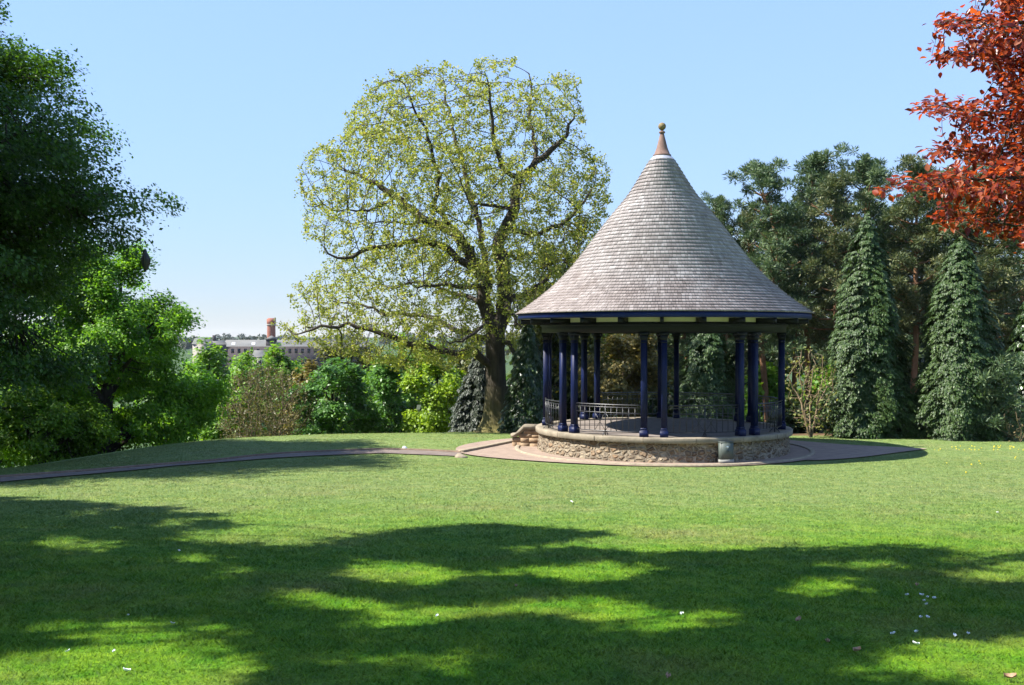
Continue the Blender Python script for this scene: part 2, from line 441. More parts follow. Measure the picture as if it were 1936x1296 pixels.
structure(pm.obj('path', plain_mat('shaded_asphalt', (.115,.092,.078), (.185,.148,.125), 2.2, .92, .15, .6, 50), smooth=True))  # left path: asphalt with the tree shade put into a darker colour
structure(pm2.obj('apron_path', asphalt, smooth=True))
structure(pm3.obj('path', asphalt, smooth=True))
stone_kerb = plain_mat('kerb_stone', (.19,.155,.11), (.32,.265,.19), 6, .9, .2, .6, 30)
dark_kerb = plain_mat('dark_kerb', (.10,.07,.05), (.2,.14,.10), 6, .9, .2, .6, 30)
def kerb(pts, w, h, mat, lift=-.05, blk=.9):
    mb = MB(); pts = np.asarray(pts)
    d = np.zeros_like(pts); d[1:-1] = pts[2:] - pts[:-2]; d[0] = pts[1] - pts[0]; d[-1] = pts[-1] - pts[-2]
    d = nrm(d); nn = np.c_[-d[:,1], d[:,0]]
    z = H(pts[:,0], pts[:,1])
    prof = [(-w/2, lift), (-w/2, h - .015), (-w/2 + .02, h), (w/2 - .02, h), (w/2, h - .015), (w/2, lift)]
    V = np.array([[[*(p + nn_ * o), zz + hh] for o, hh in prof] for p, nn_, zz in zip(pts, nn, z)])
    k = len(prof); i = (np.arange(len(pts) - 1)[:,None] * k + np.arange(k - 1)[None,:]).ravel()
    mb.add(V, np.stack([i, i + k, i + k + 1, i + 1], -1))
    return mb.obj('kerb', mat)
structure(kerb(FAR + np.array([0, .04]), .12, .07, dark_kerb))
structure(kerb(np.vstack([FAR[-1:], spline([FAR[-1], FAR[-1] + (.35, .75), (.2, 34.6)], 8), ]), .18, .1, stone_kerb))
ka = np.radians(np.linspace(-128, 112, 150)); kr = np.full(150, 4.42)
structure(kerb(np.c_[BC[0] + np.sin(ka) * kr, BC[1] - np.cos(ka) * kr], .14, .075, stone_kerb))
GBV, GBF = blades(1150000)
grass = structure(link('grass', mesh_np('grass', GBV, [GBF], M['blades'])), 'stuff')

# ------------------------------------------------------------------ bandstand
bs = thing('bandstand', 'round park bandstand with tall conical grey shingle roof, dark blue columns and stone plinth', 'bandstand', (BC[0], BC[1], -1.74))
def pol(th, r, z=0.0):
    a = math.radians(th); return np.array([math.sin(a) * r, -math.cos(a) * r, z])
# rubble plinth
m, nt, N, L = node_mat('rubble')
tc = N.new('ShaderNodeTexCoord')
mp = N.new('ShaderNodeMapping'); mp.inputs['Scale'].default_value = (1, 1, 1.5); L.new(tc.outputs['Object'], mp.inputs[0])
nw = noise(N, L, mp.outputs[0], 5, 3, .6)
wv = N.new('ShaderNodeMixRGB'); wv.inputs[0].default_value = .09; L.new(mp.outputs[0], wv.inputs[1]); L.new(nw.outputs[1], wv.inputs[2])
vo = N.new('ShaderNodeTexVoronoi'); vo.inputs['Scale'].default_value = 5.8; L.new(wv.outputs[0], vo.inputs['Vector'])
ve = N.new('ShaderNodeTexVoronoi'); ve.feature = 'DISTANCE_TO_EDGE'; ve.inputs['Scale'].default_value = 5.8; L.new(wv.outputs[0], ve.inputs['Vector'])
sv = N.new('ShaderNodeSeparateColor'); L.new(vo.outputs['Color'], sv.inputs[0])
sc_ = ramp(N, [(0, (.14,.10,.07)), (.3, (.24,.19,.135)), (.6, (.31,.255,.185)), (.8, (.21,.16,.11)), (1, (.26,.18,.115))]); L.new(sv.outputs[0], sc_.inputs[0])
nd = noise(N, L, tc.outputs['Object'], 9, 6, .7)
dv = ramp(N, [(.3, (.6,.6,.58)), (.7, (1.3,1.28,1.22))]); L.new(nd.outputs[0], dv.inputs[0])
stc = mixc(N, L, 1.0, sc_.outputs[0], dv.outputs[0], 'MULTIPLY')
em = ramp(N, [(.02, (1,1,1)), (.075, (0,0,0))]); L.new(ve.outputs['Distance'], em.inputs[0])
cc = mixc(N, L, em.outputs[0], stc, (.31,.26,.19))
pb = N.new('ShaderNodeBsdfPrincipled'); pb.inputs['Roughness'].default_value = .92; pb.inputs['Specular IOR Level'].default_value = .2
L.new(cc, pb.inputs['Base Color'])
hh = N.new('ShaderNodeMath'); hh.operation = 'MULTIPLY_ADD'; hh.inputs[1].default_value = .25; L.new(nd.outputs[0], hh.inputs[0])
he = ramp(N, [(0, (.25,.25,.25)), (.03, (.3,.3,.3)), (.07, (0,0,0)), (.3, (1,1,1))]); L.new(ve.outputs['Distance'], he.inputs[0]); L.new(he.outputs[0], hh.inputs[2])
L.new(bump(N, L, hh.outputs[0], 1.0, .07).outputs[0], pb.inputs['Normal'])
out = N.new('ShaderNodeOutputMaterial'); L.new(pb.outputs[0], out.inputs[0])
M['rubble'] = m
pl = MB()
na, nz = 420, 16
A_ = np.linspace(0, 2 * PI, na, endpoint=False); Z_ = np.linspace(-.1, .56, nz)
gx, gz = np.meshgrid(A_, Z_, indexing='ij')
dis = vnoise(np.stack([gx * 3.75, gz * 1.4, gx * 0], -1), .17, 1) - .5
rad = 3.80 - .06 * gz / .56 + .055 * dis
V = np.stack([np.sin(gx) * rad, -np.cos(gx) * rad, gz], -1)
i, j = np.meshgrid(np.arange(na), np.arange(nz - 1), indexing='ij'); i2 = (i + 1) % na
pl.add(V, np.stack([i*nz+j, i2*nz+j, i2*nz+j+1, i*nz+j+1], -1).reshape(-1, 4))
pl.obj('plinth', M['rubble'], bs, True)
cop_m = plain_mat('coping_stone', (.14,.12,.088), (.29,.245,.18), 2.6, .9, .2, .5, 25)
cp = MB(); nb_ = 17
for b in range(nb_):
    a0 = 2 * PI * b / nb_ + .1; a1 = 2 * PI * (b + 1) / nb_ + .1 - .0035
    o = random.uniform(-.012, .012)
    prof = [(3.0, .555), (3.85 + o, .555), (3.86 + o, .565), (3.865 + o, .69), (3.855 + o, .70), (3.40, .702), (3.40, .6)]
    cp.lathe(prof, 10, a0, a1)
    for a in (a0, a1):
        cp.add([[math.sin(a) * r, -math.cos(a) * r, z] for r, z in prof], [list(range(7)) if a == a1 else list(range(7))[::-1]])
cp.obj('coping', cop_m, bs)
fl = MB(); fl.lathe([(0.001, .69), (1.2, .688), (2.4, .685), (3.41, .680)], 64)
fl.obj('floor', plain_mat('floor_concrete', (.14,.115,.098), (.21,.18,.155), 3, .85, .2, .3, 40), bs)
# columns in eight pairs
def blue_mat(name, a, b):
    return plain_mat(name, a, b, 6, .5, .22, .12, 14)
M['blue'] = blue_mat('blue_paint', (.002,.005,.028), (.003,.009,.055))
M['navy'] = blue_mat('navy_paint', (.004,.005,.009), (.006,.008,.014))
CR = 3.55
def octo(r, a=0): return [(r * math.cos(PI/8 + k*PI/4 + a), r * math.sin(PI/8 + k*PI/4 + a)) for k in range(8)]
colm = MB()
def sect(mb, r0, r1, z0, z1):
    v = [(*p, z0) for p in octo(r0)] + [(*p, z1) for p in octo(r1)]
    mb.add(v, [[k, (k+1) % 8, 8 + (k+1) % 8, 8 + k] for k in range(8)], [list(range(8))[::-1]], [list(range(8, 16))])
def sq(mb, w0, w1, z0, z1, ch=.018):
    def ring(w, z):
        h = w / 2; c = min(ch, h * .5)
        return [(h-c,-h,z),(h,-h+c,z),(h,h-c,z),(h-c,h,z),(-h+c,h,z),(-h,h-c,z),(-h,-h+c,z),(-h+c,-h,z)]
    mb.add(ring(w0, z0) + ring(w1, z1), [[k, (k+1) % 8, 8 + (k+1) % 8, 8 + k] for k in range(8)], [list(range(8))[::-1]], [list(range(8, 16))])
sq(colm, .165, .16, .2, 2.64)
cshaft = colm.mesh('shaft', M['blue'])
cb = MB(); sq(cb, .225, .225, 0, .17, .008); sq(cb, .225, .178, .17, .195, .008); sq(cb, .178, .174, .195, .25, .01)
cbase = cb.mesh('column_base', M['blue'])
cc_ = MB(); sq(cc_, .185, .185, 2.57, 2.60, .01); sq(cc_, .165, .215, 2.64, 2.78, .01); cc_.box((0, 0, 2.82), (.27, .25, .08))
ccap = cc_.mesh('capital', M['navy'])
pairs = [-11.5 + 45 * k for k in range(8)]
for pc in pairs:
    for s in (-4.4, 4.4):
        th = pc + s
        c = bpy.data.objects.new('column', cshaft); COL.objects.link(c); c.parent = bs
        c.location = pol(th, CR, .695); c.rotation_euler = (0, 0, math.radians(th))
        for nm, me in (('column_base', cbase), ('capital', ccap)):
            q = bpy.data.objects.new(nm, me); COL.objects.link(q); q.parent = c
# ring beam, soffit, rafters, fascia
bm_ = MB(); bm_.lathe([(3.43, 3.55), (3.43, 3.93), (3.67, 3.93), (3.67, 3.57), (3.43, 3.55)], 96)
bm_.lathe([(3.67, 3.74), (3.71, 3.75), (3.71, 3.80), (3.67, 3.81)], 96)
bm_.obj('ring_beam', M['navy'], bs)
so = MB(); so.lathe([(3.69, 3.84), (3.69, 3.955), (4.35, 3.962)], 96)
so.obj('soffit', plain_mat('cream_paint', (.36,.33,.29), (.44,.41,.36), 5, .6, .3), bs)
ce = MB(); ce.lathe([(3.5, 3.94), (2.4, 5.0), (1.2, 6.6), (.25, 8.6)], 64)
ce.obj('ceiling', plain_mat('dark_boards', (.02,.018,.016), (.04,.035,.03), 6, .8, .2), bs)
rq = MB(); rq.box((0, -4.01, 3.885), (.10, .66, .13)); rme = rq.mesh('rafter', M['navy'])
for k in range(24):
    o = bpy.data.objects.new('rafter', rme); COL.objects.link(o); o.parent = bs; o.rotation_euler = (0, 0, math.radians(-11.5 + 15 * k + 3.4))
fa = MB(); fa.lathe([(4.34, 3.95), (4.395, 3.95), (4.395, 4.125), (4.34, 4.125), (4.34, 3.95)], 128)
fa.obj('fascia', blue_mat('fascia_blue', (.003,.010,.07), (.005,.017,.115)), bs)
# shingle roof
prof_px = [(20,300), (26,308), (47,343), (66,373), (93,404), (120,438), (145,472), (172,506), (203,538), (237,566), (277,593)]
pr = np.array([(r / 62.6, 3.39 + (640 - y) / 62) for r, y in prof_px])[::-1]
pr[0] = (4.46, 4.115)
pr = np.c_[np.interp(np.linspace(0, 10, 201), np.arange(11), pr[:,0]), np.interp(np.linspace(0, 10, 201), np.arange(11), pr[:,1])]
for _ in range(60):
    pr[1:-1] = .5 * pr[1:-1] + .25 * (pr[:-2] + pr[2:])
seg = np.r_[0, np.cumsum(np.linalg.norm(np.diff(pr, axis=0), axis=1))]
LT = seg[-1]; NC = 46
def prof_at(s): return np.array([np.interp(s, seg, pr[:,0]), np.interp(s, seg, pr[:,1])])
m, nt, N, L = node_mat('cedar_shingle')
geo = N.new('ShaderNodeNewGeometry'); tc = N.new('ShaderNodeTexCoord')
rs = ramp(N, [(0, (.20,.18,.172)), (.25, (.24,.218,.208)), (.7, (.275,.252,.241)), (1, (.335,.312,.30))]); L.new(geo.outputs['Random Per Island'], rs.inputs[0])
n1 = noise(N, L, tc.outputs['Object'], 1.3, 5, .6)
w1 = ramp(N, [(.3, (.82,.78,.77)), (.7, (1.12,1.12,1.13))]); L.new(n1.outputs[0], w1.inputs[0])
pb = N.new('ShaderNodeBsdfPrincipled'); pb.inputs['Roughness'].default_value = .8; pb.inputs['Specular IOR Level'].default_value = .3
rc0 = mixc(N, L, 1.0, rs.outputs[0], w1.outputs[0], 'MULTIPLY')
sz = N.new('ShaderNodeSeparateXYZ'); L.new(tc.outputs['Object'], sz.inputs[0])       # older, browner courses above the eaves
nz_ = N.new('ShaderNodeMath'); nz_.operation = 'MULTIPLY_ADD'; nz_.inputs[1].default_value = 2.2; L.new(n1.outputs[0], nz_.inputs[0]); L.new(sz.outputs[2], nz_.inputs[2])
mz = N.new('ShaderNodeMapRange'); mz.interpolation_type = 'SMOOTHSTEP'; mz.inputs[1].default_value = 7.0; mz.inputs[2].default_value = 5.4; mz.inputs[4].default_value = .8; L.new(nz_.outputs[0], mz.inputs[0])
L.new(mixc(N, L, mz.outputs[0], rc0, mixc(N, L, 1.0, rc0, (.80, .75, .73), 'MULTIPLY')), pb.inputs['Base Color'])
mp = N.new('ShaderNodeMapping'); mp.inputs['Scale'].default_value = (1, 1, .15); L.new(tc.outputs['Object'], mp.inputs[0])
n2 = noise(N, L, mp.outputs[0], 60, 3, .6); L.new(bump(N, L, n2.outputs[0], .35, .01).outputs[0], pb.inputs['Normal'])
out = N.new('ShaderNodeOutputMaterial'); L.new(pb.outputs[0], out.inputs[0])
M['shingle'] = m
sh = MB()
for c in range(NC):
    s0, s1 = LT * c / NC, min(LT, LT * (c + 1.25) / NC)
    r0, z0 = prof_at(s0); r1, z1 = prof_at(s1)
    nv = np.array([z1 - z0, -(r1 - r0)]); nv = nv / np.linalg.norm(nv); nv = nv if nv[1] > 0 else -nv
    n = max(14, int(2 * PI * r0 / .10)); a = 0.0; off = random.random()
    wts = np.array([random.uniform(.7, 1.3) for _ in range(n)]); ed = np.r_[0, np.cumsum(wts)] / wts.sum() * 2 * PI + off
    for k in range(n):
        a0, a1 = ed[k] + .004 / r0, ed[k+1] - .004 / r0
        lf = .032 + random.uniform(-.004, .006); dr = random.uniform(-.008, .008)
        rb, zb = r0 + nv[0] * lf + (r0 - r1) * dr * 3, z0 + nv[1] * lf + (z0 - z1) * dr * 3
        rt, zt = r1 + nv[0] * .004, z1 + nv[1] * .004
        ru, zu = rb - nv[0] * (lf + .004), zb - nv[1] * (lf + .004)
        V = []
        for (r, z) in ((rb, zb), (rt, zt), (ru, zu)):
            for a in (a0, a1): V.append([math.sin(a) * r, -math.cos(a) * r, z])
        sh.add(V, [[0, 1, 3, 2], [0, 4, 5, 1]])
rm = sh.obj('roof', M['shingle'], bs)
un = MB(); un.lathe([(r - .004, z - .006) for r, z in pr[::8]], 96)
un.obj('roof_deck', plain_mat('deck', (.05,.045,.04), (.08,.07,.06), 5, .9), bs, True)
fn = MB(); fn.lathe([(.20, 8.93), (.275, 8.93), (.28, 8.97), (.24, 9.0), (.17, 9.18), (.07, 9.58), (.055, 9.63), (.09, 9.64), (.10, 9.66), (.085, 9.69), (.045, 9.71), (.045, 9.74)], 40)
fin = fn.obj('finial', plain_mat('terracotta', (.13,.08,.062), (.22,.145,.115), 5, .8, .2, .2), bs, True)
bl = MB(); bl.lathe([(.118 * math.sin(t), 9.845 - .118 * math.cos(t)) for t in np.linspace(.01, PI - .01, 20)], 32)
bl.obj('ball', plain_mat('mossy_ball', (.14,.10,.05), (.24,.19,.09), 8, .8, .2, .2), fin, True)
lc = MB(); lc.lathe([(.42, 8.76), (.36, 8.85), (.27, 8.935)], 40)
lc.obj('lead_collar', plain_mat('lead', (.22,.23,.26), (.33,.34,.38), 6, .5, .5), bs, True)
# railings: seven bays, the entrance bay is left open
iron = plain_mat('black_iron', (.012,.012,.014), (.025,.025,.028), 12, .33, .6)
def railing(th0, th1):
    rm_, bm2, om = MB(), MB(), MB()
    A = np.linspace(th0, th1, 13)
    z0 = .695
    for z, r in ((.86, .019), (.79, .011), (.64, .011), (.13, .013)):
        rm_.tube([pol(a, CR, z0 + z) for a in A], r, 5)
    nbar = 12
    for q in range(nbar + 1):
        a = th0 + (th1 - th0) * (q + .0) / nbar
        top = .86 if q in (0, 6, nbar) else .79
        bm2.tube([pol(a, CR, z0 + (.0 if q in (0, 6, nbar) else .13)), pol(a, CR, z0 + top)], .009 if q not in (0, 6, nbar) else .014, 4)
    for q in (4, 6):
        a0 = th0 + (th1 - th0) * q / nbar; a1 = th0 + (th1 - th0) * (q + 2) / nbar
        om.tube([pol(a0, CR, z0 + .13), pol(a1, CR, z0 + .64)], .007, 4); om.tube([pol(a1, CR, z0 + .13), pol(a0, CR, z0 + .64)], .007, 4)
    for q in (6,):
        a = th0 + (th1 - th0) * q / nbar
        om.tube([pol(a, CR, z0 + .15), pol(a, CR + .12, z0 + .06), pol(a, CR + .15, z0 + .0)], .012, 5)
        om.tube([pol(a, CR, z0 + .15), pol(a, CR - .12, z0 + .06), pol(a, CR - .15, z0 + .0)], .012, 5)
    r = rm_.obj('railing', iron, bs)
    bm2.obj('bars', iron, r); om.obj('cross_braces', iron, r)
for k in range(8):
    a0, a1 = pairs[k] + 5.6, pairs[k] + 45 - 5.6
    mid = ((a0 + a1) / 2 + 180) % 360 - 180
    if abs(mid + 124) < 3: continue
    railing(a0, a1)
# steps and their flank walls
def wall_flank(th):
    fw, cw = MB(), MB()
    t = math.radians(th); d = np.array([math.sin(t), -math.cos(t), 0]); s = np.array([math.cos(t), math.sin(t), 0])
    def ext(mb, poly, half, j0=0):
        n = len(poly)
        V = [d * r + s * half + np.array([0, 0, z]) for r, z in poly] + [d * r - s * half + np.array([0, 0, z]) for r, z in poly]
        mb.add(V, [[k, (k+1) % n, n + (k+1) % n, n + k] for k in range(n)], [list(range(n))[::-1]], [list(range(n, 2*n))])
    # coursed blocks
    for z0, z1 in ((-.1, .15), (.155, .29), (.295, .42), (.425, .55)):
        re = 4.62 if z1 < .3 else (4.42 if z1 < .5 else 4.26)
        r = 3.7
        while r < re - .02:
            w = random.uniform(.22, .4); r2 = min(re, r + w)
            if re - r2 < .08: r2 = re
            ext(fw, [(r, z0), (r2 - .006, z0), (r2 - .006, z1), (r, z1)], .17 + random.uniform(-.012, .012)); r = r2
    ext(cw, [(3.75, .555), (4.22, .555), (4.48, .32), (4.66, .30), (4.66, .42), (4.52, .43), (4.26, .70), (3.75, .70)], .20)
    w_ = fw.obj('stair_wall', M['red_block'], bs); cw.obj('wall_coping', cop_m, w_)
M['red_block'] = plain_mat('sandstone_block', (.15,.095,.06), (.36,.26,.16), 4.5, .9, .2, .7, 18)
wall_flank(-100.5); wall_flank(-147)
st = MB()
for q in range(4):
    z1 = .56 - q * .14; r1 = 3.7 + (q + 1) * .23
    a = np.radians(np.linspace(-143, -104, 8))
    V = [[math.sin(t) * r, -math.cos(t) * r, z] for (r, z) in ((3.6, -.1), (3.6, z1), (r1, z1), (r1, -.1)) for t in a]
    k = 8; fs = []
    for u in range(3):
        for v in range(7): fs.append([u*k+v, u*k+v+1, (u+1)*k+v+1, (u+1)*k+v])
    st.add(V, fs)
st.obj('steps', cop_m, bs)

# grey service cabinet against the plinth
th = 17.5
cabp = pol(th, 3.965, 0)
cab = thing('service_cabinet', 'grey metal service cabinet standing against the stone plinth of the bandstand', 'cabinet', (BC[0] + cabp[0], BC[1] + cabp[1], -1.71), math.radians(th))
grey = plain_mat('cabinet_grey', (.05,.064,.055), (.07,.085,.074), 5, .55, .4, .1)
cbm = MB(); cbm.box((0, .02, .28), (.38, .16, .54)); cbm.box((0, .015, .563), (.395, .18, .026)); cbm.obj('body', grey, cab)
dm = MB(); dm.box((0, -.068, .31), (.335, .016, .45)); dr_ = dm.obj('door', plain_mat('cabinet_door', (.06,.075,.065), (.08,.096,.085), 4, .5, .4), cab)
lm = MB(); lm.box((.0, -.079, .44), (.06, .006, .045)); lm.obj('notice', plain_mat('notice_white', (.75,.77,.75), rough=.5), dr_)
lk = MB(); lk.tube([(.02, -.07, .33), (.02, -.1, .33)], .016, 10); lk.obj('lock', plain_mat('lock_dark', (.05,.05,.05), rough=.4), dr_)
ft = MB(); ft.box((0, .012, .05), (.40, .19, .1)); ft.obj('footing', plain_mat('footing_concrete', (.2,.2,.18), (.26,.26,.24), 6, .9), cab)

# ------------------------------------------------------------------ trees
def leaf_quads(Pt, Nn, size, aspect=.62, axis=None, jit=.35):
    n = len(Pt)
    if axis is None: axis = rng.normal(size=(n, 3))
    T = nrm(axis - (axis * Nn).sum(1, keepdims=True) * Nn + 1e-6); B = np.cross(Nn, T)
    Ls = (size * (1 - jit + 2 * jit * rng.random(n)))[:,None] if np.ndim(size) == 0 else size[:,None]
    mid = Pt - T * Ls * .05 - Nn * Ls * .07
    V = np.stack([Pt - T * Ls * .5, mid + B * Ls * aspect * .5, Pt + T * Ls * .5 - Nn * Ls * .1, mid - B * Ls * aspect * .5], 1)
    return V.reshape(-1, 3), np.arange(n * 4).reshape(-1, 4)

def colonize(nodes, par, attr, step, di, dk, iters=90, bias=(0,0,.05), inertia=.0, jit=.18):
    nodes = [np.asarray(nodes, float)]; par = list(par); allp = nodes[0]; nch = np.zeros(len(allp), int)
    for p in par:
        if p >= 0: nch[p] += 1
    attr = np.asarray(attr, float)
    def near(A, Bp):
        bi = np.zeros(len(A), int); bd = np.full(len(A), 1e9)
        for s in range(0, len(A), 1500):
            d = ((A[s:s+1500,None,:] - Bp[None])**2).sum(-1); k = d.argmin(1)
            bi[s:s+1500] = k; bd[s:s+1500] = np.sqrt(d[np.arange(len(k)), k])
        return bi, bd
    bi, bd = near(attr, allp); cnt = np.zeros(len(allp), int)
    for it in range(iters):
        if not len(attr): break
        m_ = (bd < di) & (nch[bi] < 4)
        if not m_.any(): break
        src = bi[m_]; dirs = nrm(attr[m_] - allp[src])
        acc = np.zeros_like(allp); np.add.at(acc, src, dirs)
        ids = np.unique(src)
        pa = np.array(par)[ids]; pdir = np.where((pa >= 0)[:,None], nrm(allp[ids] - allp[np.maximum(pa, 0)]), 0)
        fresh = (nch[ids] == 0)[:,None]
        dv = nrm(nrm(acc[ids]) + rng.normal(size=(len(ids), 3)) * jit + np.array(bias) + pdir * inertia * np.where(fresh, 1.0, .35))
        new = allp[ids] + dv * step
        base = len(allp); allp = np.vstack([allp, new]); par.extend(ids.tolist())
        nch[ids] += 1; nch = np.r_[nch, np.zeros(len(ids), int)]
        ni, nd_ = near(attr, new); up = nd_ < bd
        bi = np.where(up, ni + base, bi); bd = np.where(up, nd_, bd)
        keep = bd > dk; attr, bi, bd = attr[keep], bi[keep], bd[keep]
    return allp, np.array(par)

def radii(par, tip=.011, p=2.3, seed=None):
    n = len(par); acc = np.zeros(n); r = np.zeros(n)
    for i in range(n - 1, -1, -1):
        r[i] = max(acc[i] ** (1 / p), tip)
        if par[i] >= 0: acc[par[i]] += r[i] ** p
    return r

def branch_mesh(nodes, par, r, mb, rmin=0.0):
    n = len(par); ch = [[] for _ in range(n)]
    for i, p in enumerate(par):
        if p >= 0: ch[p].append(i)
    starts = [(i, -1) for i in range(n) if par[i] < 0]
    while starts:
        i, frm = starts.pop()
        pts = [] if frm < 0 else [nodes[frm]]; rs = [] if frm < 0 else [min(r[frm], r[i] * 1.15)]
        k = i
        while True:
            pts.append(nodes[k]); rs.append(r[k])
            if not ch[k]: break
            c = sorted(ch[k], key=lambda q: -r[q])
            for q in c[1:]: starts.append((q, k))
            k = c[0]
        if len(pts) < 2 or max(rs) < rmin: continue
        rs = np.array(rs); rs[-1] *= .6
        sides = 12 if rs.max() > .25 else (7 if rs.max() > .06 else (5 if rs.max() > .025 else 3))
        V, Fq, _ = tube_np(np.array(pts), rs, sides); mb.add(V, Fq)

def arrays(root, name, V, Fc, mat):
    return link(name, mesh_np(name, V, Fc, mat), root)

def resample(pts, step):
    pts = np.asarray(pts, float); s = np.r_[0, np.cumsum(np.linalg.norm(np.diff(pts, axis=0), axis=1))]
    n = max(2, int(s[-1] / step) + 1); t = np.linspace(0, s[-1], n)
    return np.stack([np.interp(t, s, pts[:,k]) for k in range(3)], -1)

# ---- the oak
OD = 44.5
ob = P(940, 817, OD); ob[2] = h1(ob[0], OD) - .05
oak = thing('oak_tree', 'big spreading oak with sparse yellow-green young leaves standing beside the bandstand', 'tree', ob)
def OP(px, py, dd=0.0): return P(px, py, OD + dd) - ob
limbs = [   # (pixels, depth offsets, start radius, end radius), joined to the nearest node built so far
    ([(940,817), (939,770), (938,728), (937,690), (936,659), (937,632), (939,610)], [0,0,0,0,0,0,0], .50, .42),
    ([(936,625), (922,594), (914,574), (918,545), (917,520), (893,490), (880,470), (860,440), (838,428), (805,420), (780,398), (748,374), (720,352), (691,340), (650,320)], [0,.1,.2,.2,.3,.5,.6,.9,1.1,1.3,1.5,1.6,1.8,2.0,2.2], .36, .04),
    ([(939,620), (952,585), (954,545), (948,500), (945,454), (958,425), (971,397), (976,365), (980,340), (1000,322), (1011,311), (1035,290), (1068,265), (1085,225)], [0,0,-.1,-.2,-.3,-.4,-.5,-.6,-.6,-.7,-.8,-.9,-1,-1.2], .39, .04),
    ([(915,530), (893,505), (868,492), (851,472), (828,465), (790,452), (737,465), (700,468), (663,488), (620,480)], [.2,-.3,-.8,-1.2,-1.5,-2,-2.4,-2.8,-3.2,-3.4], .2, .04),
    ([(918,525), (912,480), (908,442), (900,408), (885,351), (872,310), (862,271), (850,230), (845,186), (838,150)], [.2,.6,1,1.2,1.5,1.7,1.9,2.1,2.2,2.3], .17, .03),
    ([(860,440), (838,405), (822,397), (828,328), (815,280), (805,243), (780,200), (765,160)], [.9,.4,.0,-.5,-.8,-1,-1.2,-1.4], .12, .03),
    ([(937,690), (920,688), (900,668), (885,663), (865,668), (840,665), (810,655), (777,648), (745,638), (720,631), (690,622), (651,614), (610,620), (565,632)], [0,-.3,-.8,-1,-1.2,-1.4,-1.6,-1.8,-1.9,-2,-2,-2,-2,-2], .2, .03),
    ([(937,650), (914,642), (888,632), (862,625), (830,608), (794,597), (755,592), (720,591), (680,575), (630,570)], [0,.6,1.2,1.6,2.2,2.8,3.2,3.6,4,4.2], .16, .03),
    ([(940,655), (960,642), (968,662), (977,677)], [0,-.3,-.6,-.8], .14, .08),
    ([(958,430), (990,445), (1022,442), (1045,432), (1068,425), (1095,390), (1120,357)], [-.4,-.8,-1.2,-1.5,-1.8,-2,-2.1], .13, .03),
    ([(952,575), (980,560), (1005,551), (1035,525), (1062,500), (1090,470)], [0,.5,1,1.4,1.8,2], .14, .03),
    ([(980,340), (950,320), (935,280), (930,230), (925,180), (920,145)], [-.6,-1,-1.5,-1.8,-2,-2], .12, .03),
    ([(1011,311), (1010,270), (1000,220), (1005,170), (1000,140)], [-.8,-.2,.4,.8,1], .1, .03),
    ([(971,397), (930,390), (900,385), (885,420)], [-.5,-1.3,-2.2,-3], .1, .03),
    ([(945,470), (975,490), (1000,480), (1030,485)], [-.3,1.5,2.8,4], .12, .03),
    ([(917,520), (905,540), (870,545), (830,540), (790,545)], [.3,-1.2,-2.4,-3.4,-4.2], .13, .03),
    ([(914,574), (890,560), (850,555), (800,535), (740,545), (700,535)], [.2,1.6,2.8,3.8,4.6,5], .12, .03),
    ([(937,632), (930,615), (915,610), (880,640), (850,650)], [0,-1.6,-3,-4.2,-5], .12, .03),
    ([(954,560), (965,590), (975,610), (985,620)], [0,-1.5,-3,-4.2], .11, .03),
    ([(748,374), (720,390), (690,400), (640,400)], [1.6,.8,0,-.6], .08, .02),
    ([(805,420), (770,425), (720,420), (680,425)], [1.3,2.2,3,3.5], .07, .02),
]
ON = []; OPAR = []; OSR = []
for q, (pxs, dd, r0, r1) in enumerate(limbs):
    pts = resample([OP(a, b, c) for (a, b), c in zip(pxs, dd)], .33)
    if q: pts[1:-1] += rng.normal(size=pts[1:-1].shape) * .045
    rs = r1 + (r0 - r1) * (1 - np.linspace(0, 1, len(pts))) ** .75
    if q == 0: prev = -1; st_ = 0
    else:
        dists = np.linalg.norm(np.array(ON) - pts[0], axis=1); prev = int(dists.argmin()); st_ = 1
    for k in range(st_, len(pts)):
        ON.append(pts[k]); OPAR.append(prev); OSR.append(rs[k]); prev = len(ON) - 1
OUT = [(745,128), (790,140), (830,125), (870,140), (905,116), (960,118), (1000,125), (1070,148), (1095,170), (1105,205), (1100,250), (1130,300), (1142,350), (1130,415), (1118,465), (1075,520), (1035,570), (1000,620), (985,675), (950,640), (900,660), (880,690), (830,700), (800,690), (740,700), (680,680), (620,672), (560,655), (528,645), (522,612), (565,590), (545,555), (600,512), (620,480), (578,460), (572,400), (563,325), (620,282), (655,225), (690,175)]
def oak_attr(n):
    px = rng.uniform(520, 1150, n * 3); py = rng.uniform(112, 705, n * 3)
    rho = np.hypot((px - 850) / 310, (py - 410) / 310)
    w = np.sqrt(np.clip(1.12 - rho**2, .06, 1)); dd = rng.uniform(-1, 1, n * 3) * 5.8 * w
    pts = np.stack([(px - 968) / F * (OD + dd), OD + dd, EYE + (640 - py) / F * (OD + dd)], -1) - ob
    ow = np.stack([px, py, px * 0], -1)
    k = inpoly(px + 46 * (vnoise(ow, 42, 21) - .5), py + 46 * (vnoise(ow, 42, 22) - .5), OUT) & ((vnoise(pts, 1.25, 9) > .39) | ((py > 540) & (vnoise(pts, 1.25, 9) > .34)))
    return pts[k][:n]
on, opar = colonize(ON, OPAR, oak_attr(12500), .23, 2.6, .29, 90, bias=(0, 0, .10), inertia=.75, jit=.10)
orr = radii(opar, .0072, 2.45)
for k in range(len(ON)): orr[k] = max(min(orr[k], OSR[k] * 1.15), OSR[k] * .92)
tm = MB(); branch_mesh(on, opar, orr, tm)
